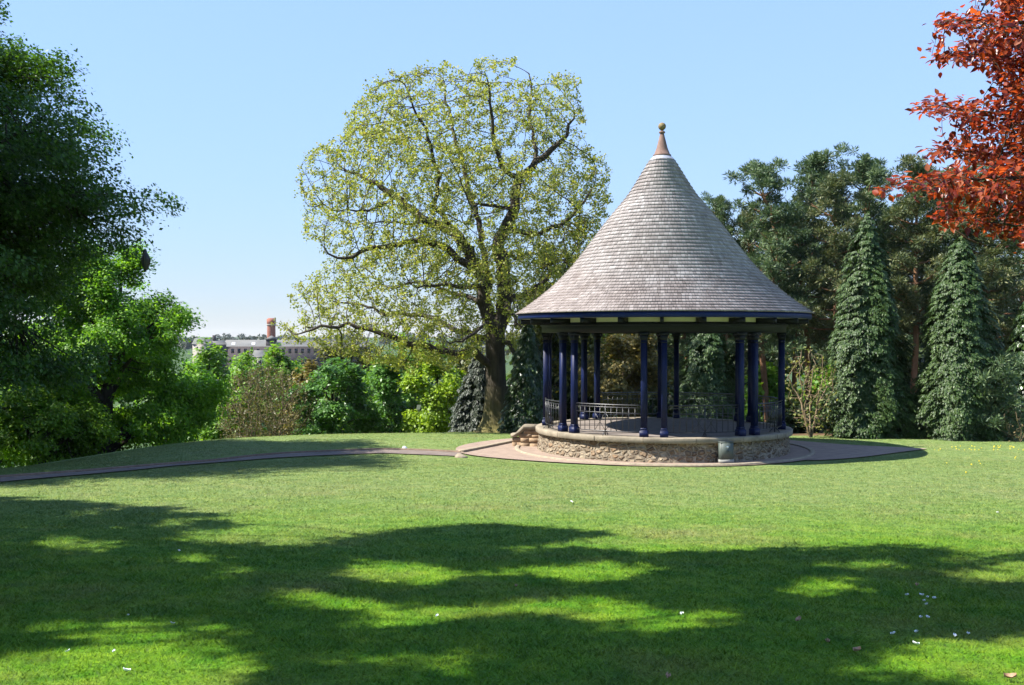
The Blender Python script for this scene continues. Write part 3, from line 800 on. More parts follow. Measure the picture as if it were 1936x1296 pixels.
# flared foot with buttress ridges
ph = np.linspace(0, 2 * PI, 28, endpoint=False); zf = np.array([-.3, 0, .12, .3, .55, .9, 1.4, 2.0])
V = []
for z in zf:
    fl_ = .50 + .55 * math.exp(-max(z, 0) / .42)
    rr_ = fl_ * (1 + .13 * math.exp(-max(z,0) / .7) * np.sin(5 * ph + 1) + .05 * np.sin(9 * ph)) + .01
    V.append(np.c_[np.cos(ph) * rr_, np.sin(ph) * rr_, np.full(28, z)])
V = np.concatenate(V); i, j = np.meshgrid(np.arange(7), np.arange(28), indexing='ij'); j2 = (j + 1) % 28
tm.add(V, np.stack([i*28+j, i*28+j2, (i+1)*28+j2, (i+1)*28+j], -1).reshape(-1, 4))
tm.obj('trunk', M['oak_bark'], oak, True)
nchild = np.bincount(opar[opar >= 0], minlength=len(on))
tw = np.where((nchild == 0) | ((orr < .0125) & (rng.random(len(on)) < .62)))[0]
tw = tw[vnoise(on[tw], .75, 4) > .32]
rep = 16
csz = np.repeat(.6 + .8 * rng.random(len(tw)), rep)[:,None]
base = np.repeat(on[tw], rep, axis=0) + ball(rng, len(tw) * rep) * .115 * csz
Nn = nrm(rng.normal(size=base.shape) * .7 + np.array([-.2, -.2, .55]))
V, Fq = leaf_quads(base, Nn, .10, .75)
arrays(oak, 'crown', V, [Fq], M['oak_leaf'])

# ---- generic broadleaf tree
def broadleaf(name, label, x, y, top, R, hb, leaf, bark, nblob=12, ntip=900, per=28, size=.13, rc=.34, group=None, ry=None, trunk_r=.25, seed=1, upw=.7, cat='tree', twig=.4, aspect=.62, cluster_flat=.6, z0=None, blobr=.34, boxy=2.3, taper=.15, gap=.42, gap_scale=None, sub=9):
    """top = world height of the crown's top, hb = height of the crown's foot above the ground"""
    g = np.random.default_rng(seed)
    gz = h1(x, y) if z0 is None else z0
    root = thing(name, label, cat, (x, y, gz), group=group)
    Hh = top - gz; ry = ry or R
    zc = (Hh + hb) / 2; a = (Hh - hb) / 2
    u = nrm(g.normal(size=(nblob, 3))); u = u / (np.abs(u) ** boxy).sum(1, keepdims=True) ** (1 / boxy)
    f = .55 + .27 * g.random((nblob, 1))
    C = u * f                                   # limb ends, unit crown
    # side boughs round every limb end, then spray tips round every bough
    D = np.repeat(C, sub, 0) + nrm(g.normal(size=(nblob * sub, 3))) * blobr * (.45 + .6 * g.random((nblob * sub, 1))) * np.array([1, 1, .75])
    D = np.vstack([D, g.normal(size=(nblob, 3)) * .28])
    ids = g.integers(0, len(D), int(ntip * 1.9))
    T = D[ids] + ball(g, len(ids)) * np.array([1, 1, .55]) * blobr * .34
    r98 = np.quantile(np.abs(T[:,:2]).max(1), .975); T[:,:2] /= r98
    z0_, z1_ = np.quantile(T[:,2], [.01, .992]); T[:,2] = (T[:,2] - z0_) / (z1_ - z0_) * 2 - 1
    T[:,:2] *= (1 - taper * (T[:,2:3] + 1) * .5 + taper * .25)
    Cs = C.copy(); Cs[:,:2] /= r98; Cs[:,2] = (Cs[:,2] - z0_) / (z1_ - z0_) * 2 - 1
    Cs[:,:2] *= (1 - taper * (Cs[:,2:3] + 1) * .5 + taper * .25)
    sc_ = np.array([R - rc * .6, ry - rc * .6, a - rc * .4]); ctr = np.array([0, 0, zc])
    T = T * sc_ + ctr; C = Cs * sc_ * .92 + ctr
    gs = gap_scale or max(.55, R * .17)
    T = T[(vnoise(T, gs, seed) > gap) & (T[:,2] > .1)][:ntip]
    tr_ = MB()
    tp = np.array([[0, 0, -.3], [0, 0, .3], [0, 0, hb * .6 + .1], [0, 0, zc], [0, 0, zc + a * .7]], float)
    tp[1:, :2] += g.normal(size=(4, 2)) * R * .025
    tpr = resample(tp, .5); rr_ = np.linspace(trunk_r, trunk_r * .2, len(tpr)); rr_[0] *= 1.5
    tr_.tube(tpr, rr_, 9, False)
    nod = [tpr[k] for k in range(len(tpr)) if tpr[k][2] > hb * .5]
    for c in C:
        zz = min(c[2] * .75, zc + a * .6)
        s = tpr[np.argmin(np.abs(tpr[:,2] - max(zz - .2 * R, hb * .5)))]
        lim = resample([s, (s + c) / 2 + np.array([0, 0, .05 * R]) + g.normal(size=3) * .05 * R, c], .4)
        tr_.tube(lim, np.linspace(trunk_r * .34, trunk_r * .08, len(lim)), 5, False); nod.extend(lim)
    nod = np.array(nod)
    if twig > 0:
        for t in T[g.random(len(T)) < twig]:
            s = nod[np.argmin(((nod - t) ** 2).sum(1))]
            mid = (s + t) / 2 + g.normal(size=3) * .06 * np.linalg.norm(t - s)
            tr_.tube([s, mid, t], [trunk_r * .06 + .006, trunk_r * .035 + .005, .004], 3, False)
    tr_.obj('trunk', bark, root, True)
    n = len(T) * per
    csz = np.repeat(.55 + .8 * g.random(len(T)), per)[:,None]
    off = ball(g, n) * rc * csz; off[:,2] *= cluster_flat
    B = np.repeat(T, per, axis=0) + off
    outw = nrm((B - ctr) / sc_)
    B[:,2] -= .5 * (off[:,0] ** 2 + off[:,1] ** 2) / max(rc, .1) * .5      # sprays droop at their rims
    ok = B[:,2] > .06; B = B[ok]; outw = outw[ok]
    Nn = nrm(outw * .45 + np.array([0, 0, upw]) + g.normal(size=B.shape) * .5)
    V, Fq = leaf_quads(B, Nn, size, aspect, axis=outw * .8 + np.array([0, 0, -.5]) + g.normal(size=B.shape) * .7)
    arrays(root, 'crown', V, [Fq], leaf)
    return root
def px_tree(name, label, pc, ptop, phalf, d, hb, leaf, bark, **kw):
    x = (pc - 968) / F * d; top = EYE + (640 - ptop) / F * d; R = phalf / F * d
    return broadleaf(name, label, x, d, top, R, hb, leaf, bark, **kw)

# left-hand trees
broadleaf('sycamore_tree', 'tall dark green sycamore reaching the top of the photo beside the lawn', -18.2, 27.5, 11.7, 7.9, 3.0, M['syc_leaf'], M['dark_bark'],
          nblob=90, ntip=11500, per=56, size=.112, rc=.32, seed=8, trunk_r=.5, blobr=.21, upw=.75, twig=.18, cluster_flat=.65, boxy=2.1, taper=.08, gap=.17, gap_scale=.9)
px_tree('lime_tree', 'broad mid green tree with low sweeping boughs under the tall sycamore', 205, 474, 212, 41, .1, M['lime_leaf'], M['dark_bark'],
        nblob=44, ntip=4200, per=50, size=.125, rc=.30, seed=5, trunk_r=.36, blobr=.22, twig=.25, cluster_flat=.55, boxy=2.6, taper=.55, gap=.33, gap_scale=.9)
px_tree('lime_tree', 'pale green drooping tree at the lower left edge of the lawn', 70, 730, 150, 37.5, .1, M['bright_leaf'], M['dark_bark'],
        nblob=24, ntip=1700, per=44, size=.12, rc=.28, seed=6, trunk_r=.2, blobr=.26, cluster_flat=.5, boxy=2.3, taper=.5)
px_tree('lime_tree', 'pale green tree filling the left edge behind the broad mid green tree', -20, 620, 240, 56, .1, M['bright_leaf'], M['dark_bark'],
        nblob=24, ntip=1500, per=24, size=.24, rc=.4, seed=7, trunk_r=.3, blobr=.3, boxy=2.8)
# trees in the dip beyond the lawn
px_tree('chestnut_tree', 'rounded deep green chestnut next to the brown twiggy thorn', 628, 685, 92, 56, .2, M['chestnut_leaf'], M['dark_bark'],
        nblob=20, ntip=1300, per=22, size=.22, rc=.3, seed=8, trunk_r=.2, blobr=.27, upw=.95, boxy=2.5, taper=.5, cluster_flat=.35, aspect=.5)
px_tree('chestnut_tree', 'narrower deep green chestnut beside the yellow-green tree', 735, 672, 62, 58, .2, M['chestnut_leaf'], M['dark_bark'],
        nblob=16, ntip=1000, per=22, size=.22, rc=.3, seed=9, trunk_r=.2, blobr=.27, upw=.95, boxy=2.5, taper=.5, cluster_flat=.35, aspect=.5)
px_tree('maple_tree', 'vivid yellow-green tree left of the grey-green conifer', 825, 652, 66, 57, .2, M['yellow_leaf'], M['dark_bark'],
        nblob=16, ntip=1100, per=24, size=.19, rc=.3, seed=10, trunk_r=.18, blobr=.27, cluster_flat=.45, boxy=2.6, taper=.3)
for k, (pc, pt, hw, d, lf, lab) in enumerate([
        (405, 648, 62, 82, 'bright_leaf', 'bright green tree just right of the broad mid green tree, below the far buildings'),
        (478, 668, 48, 88, 'bright_leaf', 'bright green tree below the small gabled house'),
        (535, 660, 50, 92, 'bright_leaf', 'bright green tree below the far red chimney stack'),
        (660, 640, 75, 90, 'olive_leaf', 'olive green tree behind the rounded chestnut'),
        (350, 690, 60, 70, 'lime_leaf', 'fresh green tree half hidden by the right flank of the broad mid green tree'),
        (440, 740, 60, 66, 'bright_leaf', 'fresh green tree rising behind the left of the brown thorn'),
        (875, 660, 60, 75, 'olive_leaf', 'olive tree behind the grey-green conifer'),
        (700, 690, 60, 74, 'bright_leaf', 'light green tree between the two deep green chestnuts'),
        (780, 640, 60, 86, 'bright_leaf', 'light green tree glimpsed behind the oak boughs'),
        (575, 690, 40, 78, 'gold_leaf', 'tawny young tree between the brown thorn and the rounded chestnut')]):
    px_tree('ash_tree', lab, pc, pt, hw, d, .3, M[lf], M['dark_bark'], nblob=16, ntip=750, per=22, size=.3, rc=.42, seed=20 + k, trunk_r=.22, blobr=.36, group='trees in the dip below the lawn')

def thorn(name, label, pc, ptop, hw, d, leaf, bark, seed, n=1500, lsize=.1, rep=3, step=.28, tip=.014, cat='shrub', keepf=.5):
    g = np.random.default_rng(seed)
    x = (pc - 968) / F * d; gz = h1(x, d); top = EYE + (640 - ptop) / F * d; R = hw / F * d; Hh = top - gz
    root = thing(name, label, cat, (x, d, gz))
    nodes = []; par = []
    for s in range(6):
        a = g.random() * 2 * PI; prev = -1
        for k in range(5):
            q = k / 4
            nodes.append([math.cos(a) * R * .3 * q, math.sin(a) * R * .3 * q, -.15 + q * Hh * .35]); par.append(prev); prev = len(nodes) - 1
    v = nrm(g.normal(size=(n, 3))) * (g.random(n) ** .45)[:,None]
    A = v * np.array([R, R, Hh * .5]) + np.array([0, 0, Hh * .52]); A = A[A[:,2] > .1]
    nd, pr_ = colonize(nodes, par, A, step, 3.0, step * 1.25, 60)
    r = radii(pr_, tip, 2.3); r = np.minimum(r, .04)
    mb = MB(); branch_mesh(nd, pr_, r, mb); mb.obj('branches', bark, root)
    tw = nd[r < tip * 1.7]; B = np.repeat(tw, rep, axis=0) + g.normal(size=(len(tw) * rep, 3)) * .12
    B = B[g.random(len(B)) < keepf]
    V, Fq = leaf_quads(B, nrm(g.normal(size=B.shape) + np.array([0, 0, .5])), lsize, .6)
    arrays(root, 'leaves', V, [Fq], leaf)
    return root
thorn('thorn_bush', 'large brown twiggy thorn bush barely in leaf beyond the lawn', 500, 690, 92, 54, M['thorn_leaf'], M['brown_twig'], 31, 4200, .10, 11, .26, .012, keepf=.85)

# ---- conifers
def cypress_meshes(seed, Hh, R, spr, per, size):
    g = np.random.default_rng(seed)
    z = Hh * (1 - g.random(spr) ** .62); z = np.clip(z, .05, Hh)
    q = z / Hh
    prof = R * np.clip((1 - q), 0, 1) ** .6 * 1.02 * np.clip(.84 + q * 1.3, 0, 1)
    a = g.random(spr) * 2 * PI
    lump = vnoise(np.stack([np.cos(a) * 2.2, np.sin(a) * 2.2, z * .9], -1), .9, seed)
    rr_ = prof * (.58 + .62 * lump) * (.84 + .2 * g.random(spr)) + .04
    d = np.stack([np.cos(a), np.sin(a), 0 * a], -1); s = np.stack([-np.sin(a), np.cos(a), 0 * a], -1)
    C = d * rr_[:,None] + np.array([0, 0, 1]) * z[:,None]
    L0 = (.20 + .20 * (1 - q)) * (.7 + .6 * g.random(spr))
    # each spray: a drooping fan
    n = spr * per
    k = np.repeat(np.arange(spr), per); t = g.random(n); w = (g.random(n) - .5) * (1.0 - .5 * t)
    B = C[k] + d[k] * ((t - .55) * L0[k] * .9)[:,None] + s[k] * (w * L0[k] * 1.1)[:,None] + np.array([0, 0, 1.0]) * ((-.75 * t * t + .18 * t - .25 * np.abs(w)) * L0[k])[:,None]
    ax_ = d[k] * .8 + s[k] * (w * 1.2)[:,None] + np.array([0, 0, -1.0]) * (.35 + t)[:,None]
    Nn = nrm(d[k] * .7 + np.array([0, 0, .7]) + g.normal(size=(n, 3)) * .3)
    V, Fq = leaf_quads(B, Nn, size, .5, axis=ax_ + g.normal(size=(n, 3)) * .2)
    # inner foliage
    m_ = spr * 3
    z2 = Hh * (1 - np.sqrt(g.random(m_))); q2 = z2 / Hh
    p2 = R * np.clip((1 - q2), 0, 1) ** .6 * np.clip(.84 + q2 * 1.3, 0, 1) * (.35 + .35 * g.random(m_)); a2 = g.random(m_) * 2 * PI
    B2 = np.stack([np.cos(a2) * p2, np.sin(a2) * p2, z2 + .05], -1)
    V2, F2 = leaf_quads(B2, nrm(np.stack([np.cos(a2), np.sin(a2), 0 * a2 + .3], -1) + g.normal(size=B2.shape) * .4), size * 1.8, .8)
    Vv = np.vstack([V, V2]); Ff = np.vstack([Fq, F2 + len(V)])
    tb = MB(); tb.tube([(0, 0, -.3), (0, 0, Hh * .5), (0, 0, Hh * .93)], [R * .1, R * .06, .01], 8, False)
    return Vv, Ff, tb
def cypress(label, pc, ptop, hw, d, seed, mat, spr=1300, per=26, size=.14, group=None, name='cypress_tree'):
    x = (pc - 968) / F * d; gz = h1(x, d); Hh = EYE + (640 - ptop) / F * d - gz; R = hw / F * d
    root = thing(name, label, 'tree', (x, d, gz), group=group)
    V, Fq, tb = cypress_meshes(seed, Hh, R, spr, per, size)
    tb.obj('trunk', M['dark_bark'], root, True); arrays(root, 'crown', V, [Fq], mat)
    return root
CG = 'columnar cypresses at the edge of the wood'
cypress('tall columnar cypress just right of the bandstand', 1640, 404, 96, 37.5, 41, M['cypress_leaf'], 2900, 44, .088, CG)
cypress('shorter dense columnar cypress near the right edge below the red leaves', 1815, 448, 97, 36.5, 42, M['cypress_leaf'], 2800, 44, .088, CG)
cypress('dark cypress seen between the columns of the bandstand', 1335, 590, 76, 41.5, 43, M['cypress_leaf'], 1900, 36, .095, CG)
cypress('dark ivy green cypress between the oak and the bandstand', 1000, 610, 52, 42.5, 44, M['ivy_leaf'], 900, 24, .14, CG)
cypress('grey-green conifer just left of the oak trunk', 905, 668, 62, 52, 45, M['grey_leaf'], 900, 24, .17, CG)
cypress('dark conifer at the far right edge behind the young pine', 1945, 560, 66, 40, 46, M['ivy_leaf'], 800, 24, .16, CG)

def pine_meshes(seed, Hh, R, bare, lean=0.0, clumps=260, per=46):
    g = np.random.default_rng(seed)
    tb = MB()
    tp = resample([(0, 0, -.3), (g.normal() * .15, g.normal() * .15, Hh * .35), (g.normal() * .3 + lean, g.normal() * .3, Hh * .7), (g.normal() * .25 + lean, g.normal() * .25, Hh * .97)], .4)
    tr0 = .11 + .004 * Hh
    tb.tube(tp, np.linspace(tr0, .03, len(tp)), 8, False)
    nl = 40; cl = []
    for k in range(nl):
        q = bare + (1 - bare) * (k + g.random() * .8) / nl
        z = q * Hh; s = tp[np.argmin(abs(tp[:,2] - z))]
        u = (q - bare) / (1 - bare)
        ln = R * (.95 * (1 - u) ** .62 + .12) * (.45 + .75 * g.random()) * (1 if u > .12 else .75)
        a = k * 2.4 + g.random() * .8
        rise = (.05 + .75 * u) * ln + .05
        e = s + np.array([math.cos(a) * ln, math.sin(a) * ln, rise])
        mid = (s + e) / 2 + np.array([0, 0, -.1 * ln])
        lim = resample([s, mid, e], .3); tb.tube(lim, np.linspace(.05, .012, len(lim)), 4, False)
        npad = max(2, int(round(ln * 2.3)))
        for w in range(npad):
            t = .3 + .7 * (w + g.random()) / npad
            c = lim[min(len(lim) - 1, int(t * (len(lim) - 1) + .5))] + g.normal(size=3) * np.array([.2, .2, .08]) * (.6 + ln * .4)
            tb.tube([lim[min(len(lim) - 1, int(t * (len(lim) - 1)))], c], [.014, .006], 3, False)
            for _ in range(max(3, int(clumps / 100))):
                c2 = c + g.normal(size=3) * np.array([.19, .19, .06]); cl.append(c2 + np.array([0, 0, .06]))
    for w in range(9):
        a = g.random() * 6.28; h = g.random()
        cl.append(tp[-1] + np.array([math.cos(a) * .22 * (1 - h), math.sin(a) * .22 * (1 - h), -.4 + .75 * h]))
    per = int(per * 1.6); cl = np.array(cl); n = len(cl) * per
    v = nrm(g.normal(size=(n, 3)) + np.array([0, 0, .65])); rr_ = g.random(n) ** .5 * .30
    B = np.repeat(cl, per, axis=0) + v * rr_[:,None] * np.array([1.0, 1.0, .95])
    V, Fq = leaf_quads(B, nrm(np.cross(v, g.normal(size=(n, 3)))), .17, .22, axis=v + g.normal(size=(n, 3)) * .35)
    return V, Fq, tb
PG = 'scots pines in the wood behind the bandstand'
protos = []
def pine_proto(seed, Hh, R, bare, mat, clumps=300):
    V, Fq, tb = pine_meshes(seed, Hh, R, bare, clumps=clumps)
    return (mesh_np('crown', V, [Fq], mat), tb.mesh('trunk', M['pine_bark'], True), Hh)
for sd, mt, bare in ((61, 'pine_leaf', .38), (62, 'pine_old', .34), (63, 'pine_leaf', .30), (64, 'pine_leaf', .40)):
    protos.append(pine_proto(sd, 11.0, 1.95, bare, M[mt], 420))
PINES = [  # px centre, px top, distance, proto, width factor, label
    (1372, 384, 47, 0, .8, 'slim scots pine showing just right of the bandstand roof'),
    (1455, 322, 45, 2, 1.1, 'tall blue-green scots pine first to rise clear of the bandstand roof'),
    (1530, 303, 47, 0, 1.1, 'tallest scots pine, above the right eave of the bandstand'),
    (1590, 345, 44, 1, 1.0, 'scots pine standing behind the tall columnar cypress'),
    (1650, 310, 46, 3, 1.15, 'pointed scots pine top just left of the red beech leaves'),
    (1722, 318, 43.5, 1, 1.1, 'brownish scots pine with an orange trunk between the two columnar cypresses'),
    (1790, 330, 47, 0, 1.2, 'scots pine behind the shorter columnar cypress'),
    (1870, 345, 42.5, 1, 1.15, 'scots pine with forked bare trunk beneath the red beech bough'),
    (1940, 330, 45, 2, 1.2, 'scots pine cut by the right edge of the photo'),
    (1500, 420, 52, 3, 1.0, 'farther scots pine half hidden by the bandstand eave'),
    (1680, 400, 54, 2, 1.1, 'farther scots pine filling the gap between the cypresses'),
    (1420, 410, 53, 1, 1.0, 'farther scots pine against the right slope of the bandstand roof'),
    (1840, 420, 54, 3, 1.1, 'farther scots pine in shadow near the right edge'),
    (1300, 430, 56, 0, 1.0, 'scots pine standing straight behind the bandstand'),
    (1190, 500, 57, 1, 1.0, 'scots pine behind the left half of the bandstand'),
    (1570, 470, 58, 0, 1.0, 'farthest scots pine seen through the gap right of the eave'),
]
for k, (pc, pt, d, pi_, wf, lab) in enumerate(PINES):
    x = (pc - 968) / F * d; gz = h1(x, d); Hh = EYE + (640 - pt) / F * d - gz
    root = thing('scots_pine', lab, 'tree', (x, d, gz), k * 1.7 + .4, PG)
    cr, tk, h0 = protos[pi_]; s = Hh / h0
    root.scale = (wf * (.75 + .25 * s), wf * (.75 + .25 * s), s)
    for nm, me in (('crown', cr), ('trunk', tk)):
        o = bpy.data.objects.new(nm, me); COL.objects.link(o); o.parent = root
# young pine
def young_pine(label, pc, pt, hw, d, seed):
    x = (pc - 968) / F * d; gz = h1(x, d); Hh = EYE + (640 - pt) / F * d - gz; R = hw / F * d
    root = thing('young_pine', label, 'tree', (x, d, gz))
    V, Fq, tb = pine_meshes(seed, Hh, R * .85, .05, clumps=240, per=40)
    tb.obj('trunk', M['pine_bark'], root, True); arrays(root, 'crown', V, [Fq], M['pine_leaf'])
young_pine('bushy young pine at the right edge of the lawn', 1885, 690, 55, 35.5, 71)
# broadleaf and shrubs in and before the wood
px_tree('holm_oak', 'dark olive tree between the oak crown and the bandstand roof', 1075, 425, 92, 51, .4, M['olive_leaf'], M['dark_bark'],
        nblob=22, ntip=1400, per=24, size=.19, rc=.36, seed=51, trunk_r=.25, blobr=.32)
px_tree('golden_shrub', 'tawny gold conifer seen between the left columns of the bandstand', 1180, 625, 82, 46, .1, M['gold_leaf'], M['twig_bark'],
        nblob=18, ntip=900, per=20, size=.17, rc=.28, seed=52, trunk_r=.12, blobr=.34, cluster_flat=.35, cat='shrub')
px_tree('holly_bush', 'low dark glossy bush between the two columnar cypresses', 1722, 745, 44, 38.5, .05, M['ivy_leaf'], M['dark_bark'],
        nblob=12, ntip=520, per=18, size=.14, rc=.2, seed=53, trunk_r=.06, blobr=.4, cat='shrub')
thorn('pale_shrub', 'pale yellow-green twiggy shrub beside the right end of the bandstand', 1533, 655, 52, 37.0, M['shrub_leaf'], M['twig_bark'], 54, 1500, .11, 4, .22, .011, keepf=.7)
thorn('bare_shrub', 'brownish bare twiggy shrub at the foot of the young pine', 1925, 775, 40, 34.8, M['brown_leaf'], M['brown_twig'], 55, 700, .08, 2, .2, .009, keepf=.4)
thorn('bare_shrub', 'brownish bare shrub between the oak foot and the dark ivy cypress', 968, 735, 26, 47, M['brown_leaf'], M['brown_twig'], 56, 500, .08, 2, .22, .012, keepf=.4)
# darker under-trees of the wood
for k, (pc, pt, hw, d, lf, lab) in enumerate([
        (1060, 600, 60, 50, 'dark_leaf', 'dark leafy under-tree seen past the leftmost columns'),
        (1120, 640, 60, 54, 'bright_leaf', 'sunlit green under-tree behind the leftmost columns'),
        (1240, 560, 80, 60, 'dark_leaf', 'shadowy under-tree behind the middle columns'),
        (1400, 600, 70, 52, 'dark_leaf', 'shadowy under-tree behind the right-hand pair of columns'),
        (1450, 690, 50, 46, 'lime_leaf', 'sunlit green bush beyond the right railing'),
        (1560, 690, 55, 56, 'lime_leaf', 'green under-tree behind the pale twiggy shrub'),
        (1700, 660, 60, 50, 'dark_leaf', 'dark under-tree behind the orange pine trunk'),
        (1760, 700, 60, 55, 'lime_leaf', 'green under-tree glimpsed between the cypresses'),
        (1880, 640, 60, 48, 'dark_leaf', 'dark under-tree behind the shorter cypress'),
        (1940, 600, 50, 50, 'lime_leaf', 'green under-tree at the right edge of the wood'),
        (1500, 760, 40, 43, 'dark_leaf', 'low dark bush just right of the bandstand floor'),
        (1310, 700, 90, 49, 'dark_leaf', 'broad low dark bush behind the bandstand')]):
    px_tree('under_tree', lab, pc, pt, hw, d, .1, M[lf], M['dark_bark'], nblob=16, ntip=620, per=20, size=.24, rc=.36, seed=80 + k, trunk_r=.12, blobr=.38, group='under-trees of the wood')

# ---- copper beech hanging in from the right
BT = np.array([9.6, 10.2]); bz = h1(*BT)
beech = thing('copper_beech', 'copper beech with glossy red leaves hanging into the upper right corner', 'tree', (BT[0], BT[1], bz))
org = np.array([BT[0], BT[1], bz])
def BP(px, py, d): return P(px, py, d) - org
bl_ = [([(0,0,-.3), (0,.05,1.5), (-.1,.1,3.2), (-.2,.1,5), (-.1,.2,7.5)], .36, .12)]
bough = [  # tip pixels right to left with distance
    ([(2300,330), (2120,330), (1980,332), (1860,338), (1760,342), (1668,350)], 9.4),
    ([(2300,250), (2100,235), (1960,225), (1860,212), (1790,203), (1735,200)], 9.8),
    ([(2300,180), (2100,140), (1960,120), (1860,105), (1800,102), (1760,108)], 10.1),
    ([(2300,90), (2100,60), (1960,45), (1860,38), (1800,40), (1768,47)], 9.5),
    ([(2300,20), (2100,-30), (1960,-40), (1850,-30)], 9.9),
    ([(2300,300), (2120,290), (1980,285), (1880,290), (1800,286), (1750,282)], 10.3),
    ([(2300,390), (2120,395), (1990,400), (1900,402), (1840,408), (1770,412)], 9.9),
    ([(2300,430), (2120,440), (2000,432), (1930,428), (1870,420)], 9.2),
    ([(2300,480), (2150,480), (2030,470), (1960,462), (1930,462)], 9.7),
]
BN = []; BPAR = []
tp = resample(bl_[0][0], .3); prev = -1
for q in tp: BN.append(q); BPAR.append(prev); prev = len(BN) - 1
ntr = len(BN)
for pxs, d in bough:
    pts = [BP(a, b, d) for a, b in pxs]
    s = min(range(ntr), key=lambda k: abs(BN[k][2] - (pts[0][2] - .5)))
    pts = resample([BN[s]] + pts, .12); prev = s
    for q in pts[1:]:
        BN.append(q + rng.normal(size=3) * .008); BPAR.append(prev); prev = len(BN) - 1
n = 15000
px = rng.uniform(1650, 2160, n); py = rng.uniform(-130, 515, n); k = np.zeros(n, bool); dd = np.full(n, 9.7)
for pxs, d in bough:                            # foliage hangs in layers along the boughs, thicker towards the trunk
    q = np.array(sorted(pxs)); yy = np.interp(px, q[:,0], q[:,1]); tip = q[0,0]
    half = np.clip((px - tip + 12) * .30, 0, 46); up = half * .55
    hit = (py > yy - up) & (py < yy + half * .8) & (px > tip - 4) & ~k
    k |= hit; dd = np.where(hit, d, dd)
solid = (px > 1890 + 60 * (vnoise(np.stack([px, py, px * 0], -1), 60, 3) - .5)) & (py < 440)
k |= solid
k &= vnoise(np.stack([px, py * 1.5, px * 0], -1), 30, 3) > .26
px, py, dd = px[k], py[k], dd[k]; dd = dd + rng.uniform(-1, 1, len(px)) * np.clip((px - 1640) / 260, .25, 1) * .95
at = np.stack([(px - 968) / F * dd, dd, EYE + (640 - py) / F * dd], -1) - org
at = at[rng.permutation(len(at))[:8000]]
bn, bp = colonize(BN, BPAR, at, .075, .75, .085, 60, bias=(-.12, 0, -.02))
br_ = radii(bp, .0028, 2.4)
br_[:ntr] = np.linspace(.36, .14, ntr)
br_ = np.minimum(br_, np.where(np.arange(len(br_)) < ntr, 1, .045))
tm = MB(); branch_mesh(bn, bp, br_, tm); tm.obj('trunk', M['dark_bark'], beech, True)
tw = np.where((br_ < .0075) & (np.arange(len(br_)) >= ntr))[0]
par_dir = nrm(bn[tw] - bn[np.maximum(bp[tw], 0)])
rep = 8; k = np.repeat(np.arange(len(tw)), rep)
keep = rng.random(len(k)) < .46; k = k[keep]; n = len(k)
side = np.where(rng.random(n) < .5, 1.0, -1.0)[:,None]
up = nrm(np.array([-.1, -.15, 1.0]) + rng.normal(size=(n, 3)) * .42)
sd = nrm(np.cross(par_dir[k], up)) * side
axl = nrm(par_dir[k] * .75 + sd * .8 + np.array([0, 0, -.22]) + rng.normal(size=(n, 3)) * .22)
Ls = .074 * (.6 + .7 * rng.random(n))
org_l = bn[tw][k] + rng.normal(size=(n, 3)) * .035
T = axl; Nn = nrm(up - (up * T).sum(1, keepdims=True) * T); B = np.cross(Nn, T)
def lp(t, w, dz): return org_l + T * (Ls * t)[:,None] + B * (Ls * w)[:,None] + Nn * (Ls * dz)[:,None]
V = np.stack([lp(.06,0,0), lp(.28,.24,.07), lp(.58,.28,.06), lp(.85,.13,0), lp(1.05,0,-.08), lp(.85,-.13,0), lp(.58,-.28,.06), lp(.28,-.24,.07), lp(.5,0,-.03)], 1).reshape(-1, 3)
b9 = np.arange(n)[:,None] * 9
F4 = np.concatenate([b9 + np.array([[0,8,2,1]]), b9 + np.array([[8,4,3,2]]), b9 + np.array([[0,7,6,8]]), b9 + np.array([[8,6,5,4]])])
link('crown', mesh_np('crown', V, [F4], M['beech_leaf'], True), beech)

# ---- tall trees left of the view whose shade falls over the lawn
EL, AZ = math.radians(50), math.radians(6)
SUN = np.array([-math.cos(AZ) * math.cos(EL), -math.sin(AZ) * math.cos(EL), math.sin(EL)])   # towards the sun
dark_polys = [
    [(-250,935), (0,942), (120,948), (270,963), (480,983), (430,1002), (320,1016), (420,1036), (560,1042), (700,1020), (830,996), (960,993), (1160,1018), (1080,1030), (960,1045), (1250,1050), (1420,1045), (1500,1030), (1640,1032), (1780,1042), (1960,1040), (2100,1050), (2100,1190), (1960,1195), (1800,1215), (1600,1240), (1500,1250), (1800,1280), (1900,1340), (2000,1400), (560,1400), (480,1290), (540,1240), (420,1215), (260,1225), (420,1190), (300,1165), (120,1180), (-250,1180)],
    [(-200,1195), (40,1192), (150,1200), (100,1230), (40,1245), (-200,1250)],
]
light_polys = [
    [(580,1088), (700,1068), (820,1064), (940,1080), (860,1102), (700,1106)], [(1010,1088), (1090,1064), (1280,1078), (1240,1106), (1060,1112)],
    [(440,1128), (560,1112), (700,1118), (800,1134), (720,1156), (540,1152)], [(930,1140), (1060,1126), (1260,1146), (1440,1160), (1380,1190), (1150,1186), (980,1170)],
    [(1480,1076), (1640,1062), (1760,1074), (1660,1090)], [(1740,1090), (1900,1056), (2040,1060), (2040,1105), (1850,1112)],
    [(600,1170), (800,1146), (980,1168), (840,1204), (680,1208)], [(40,1138), (100,1124), (170,1130), (150,1150), (60,1152)], [(40,1028), (100,1012), (180,1018), (160,1040), (70,1042)],
    [(280,1180), (400,1162), (500,1176), (460,1200), (320,1200)], [(1480,1114), (1560,1100), (1640,1104), (1620,1126), (1520,1130)], [(800,1246), (880,1226), (980,1234), (960,1262), (850,1266)],
    [(250,985), (380,978), (420,992), (300,1000)], [(1080,1240), (1200,1222), (1280,1240), (1180,1262)],
]
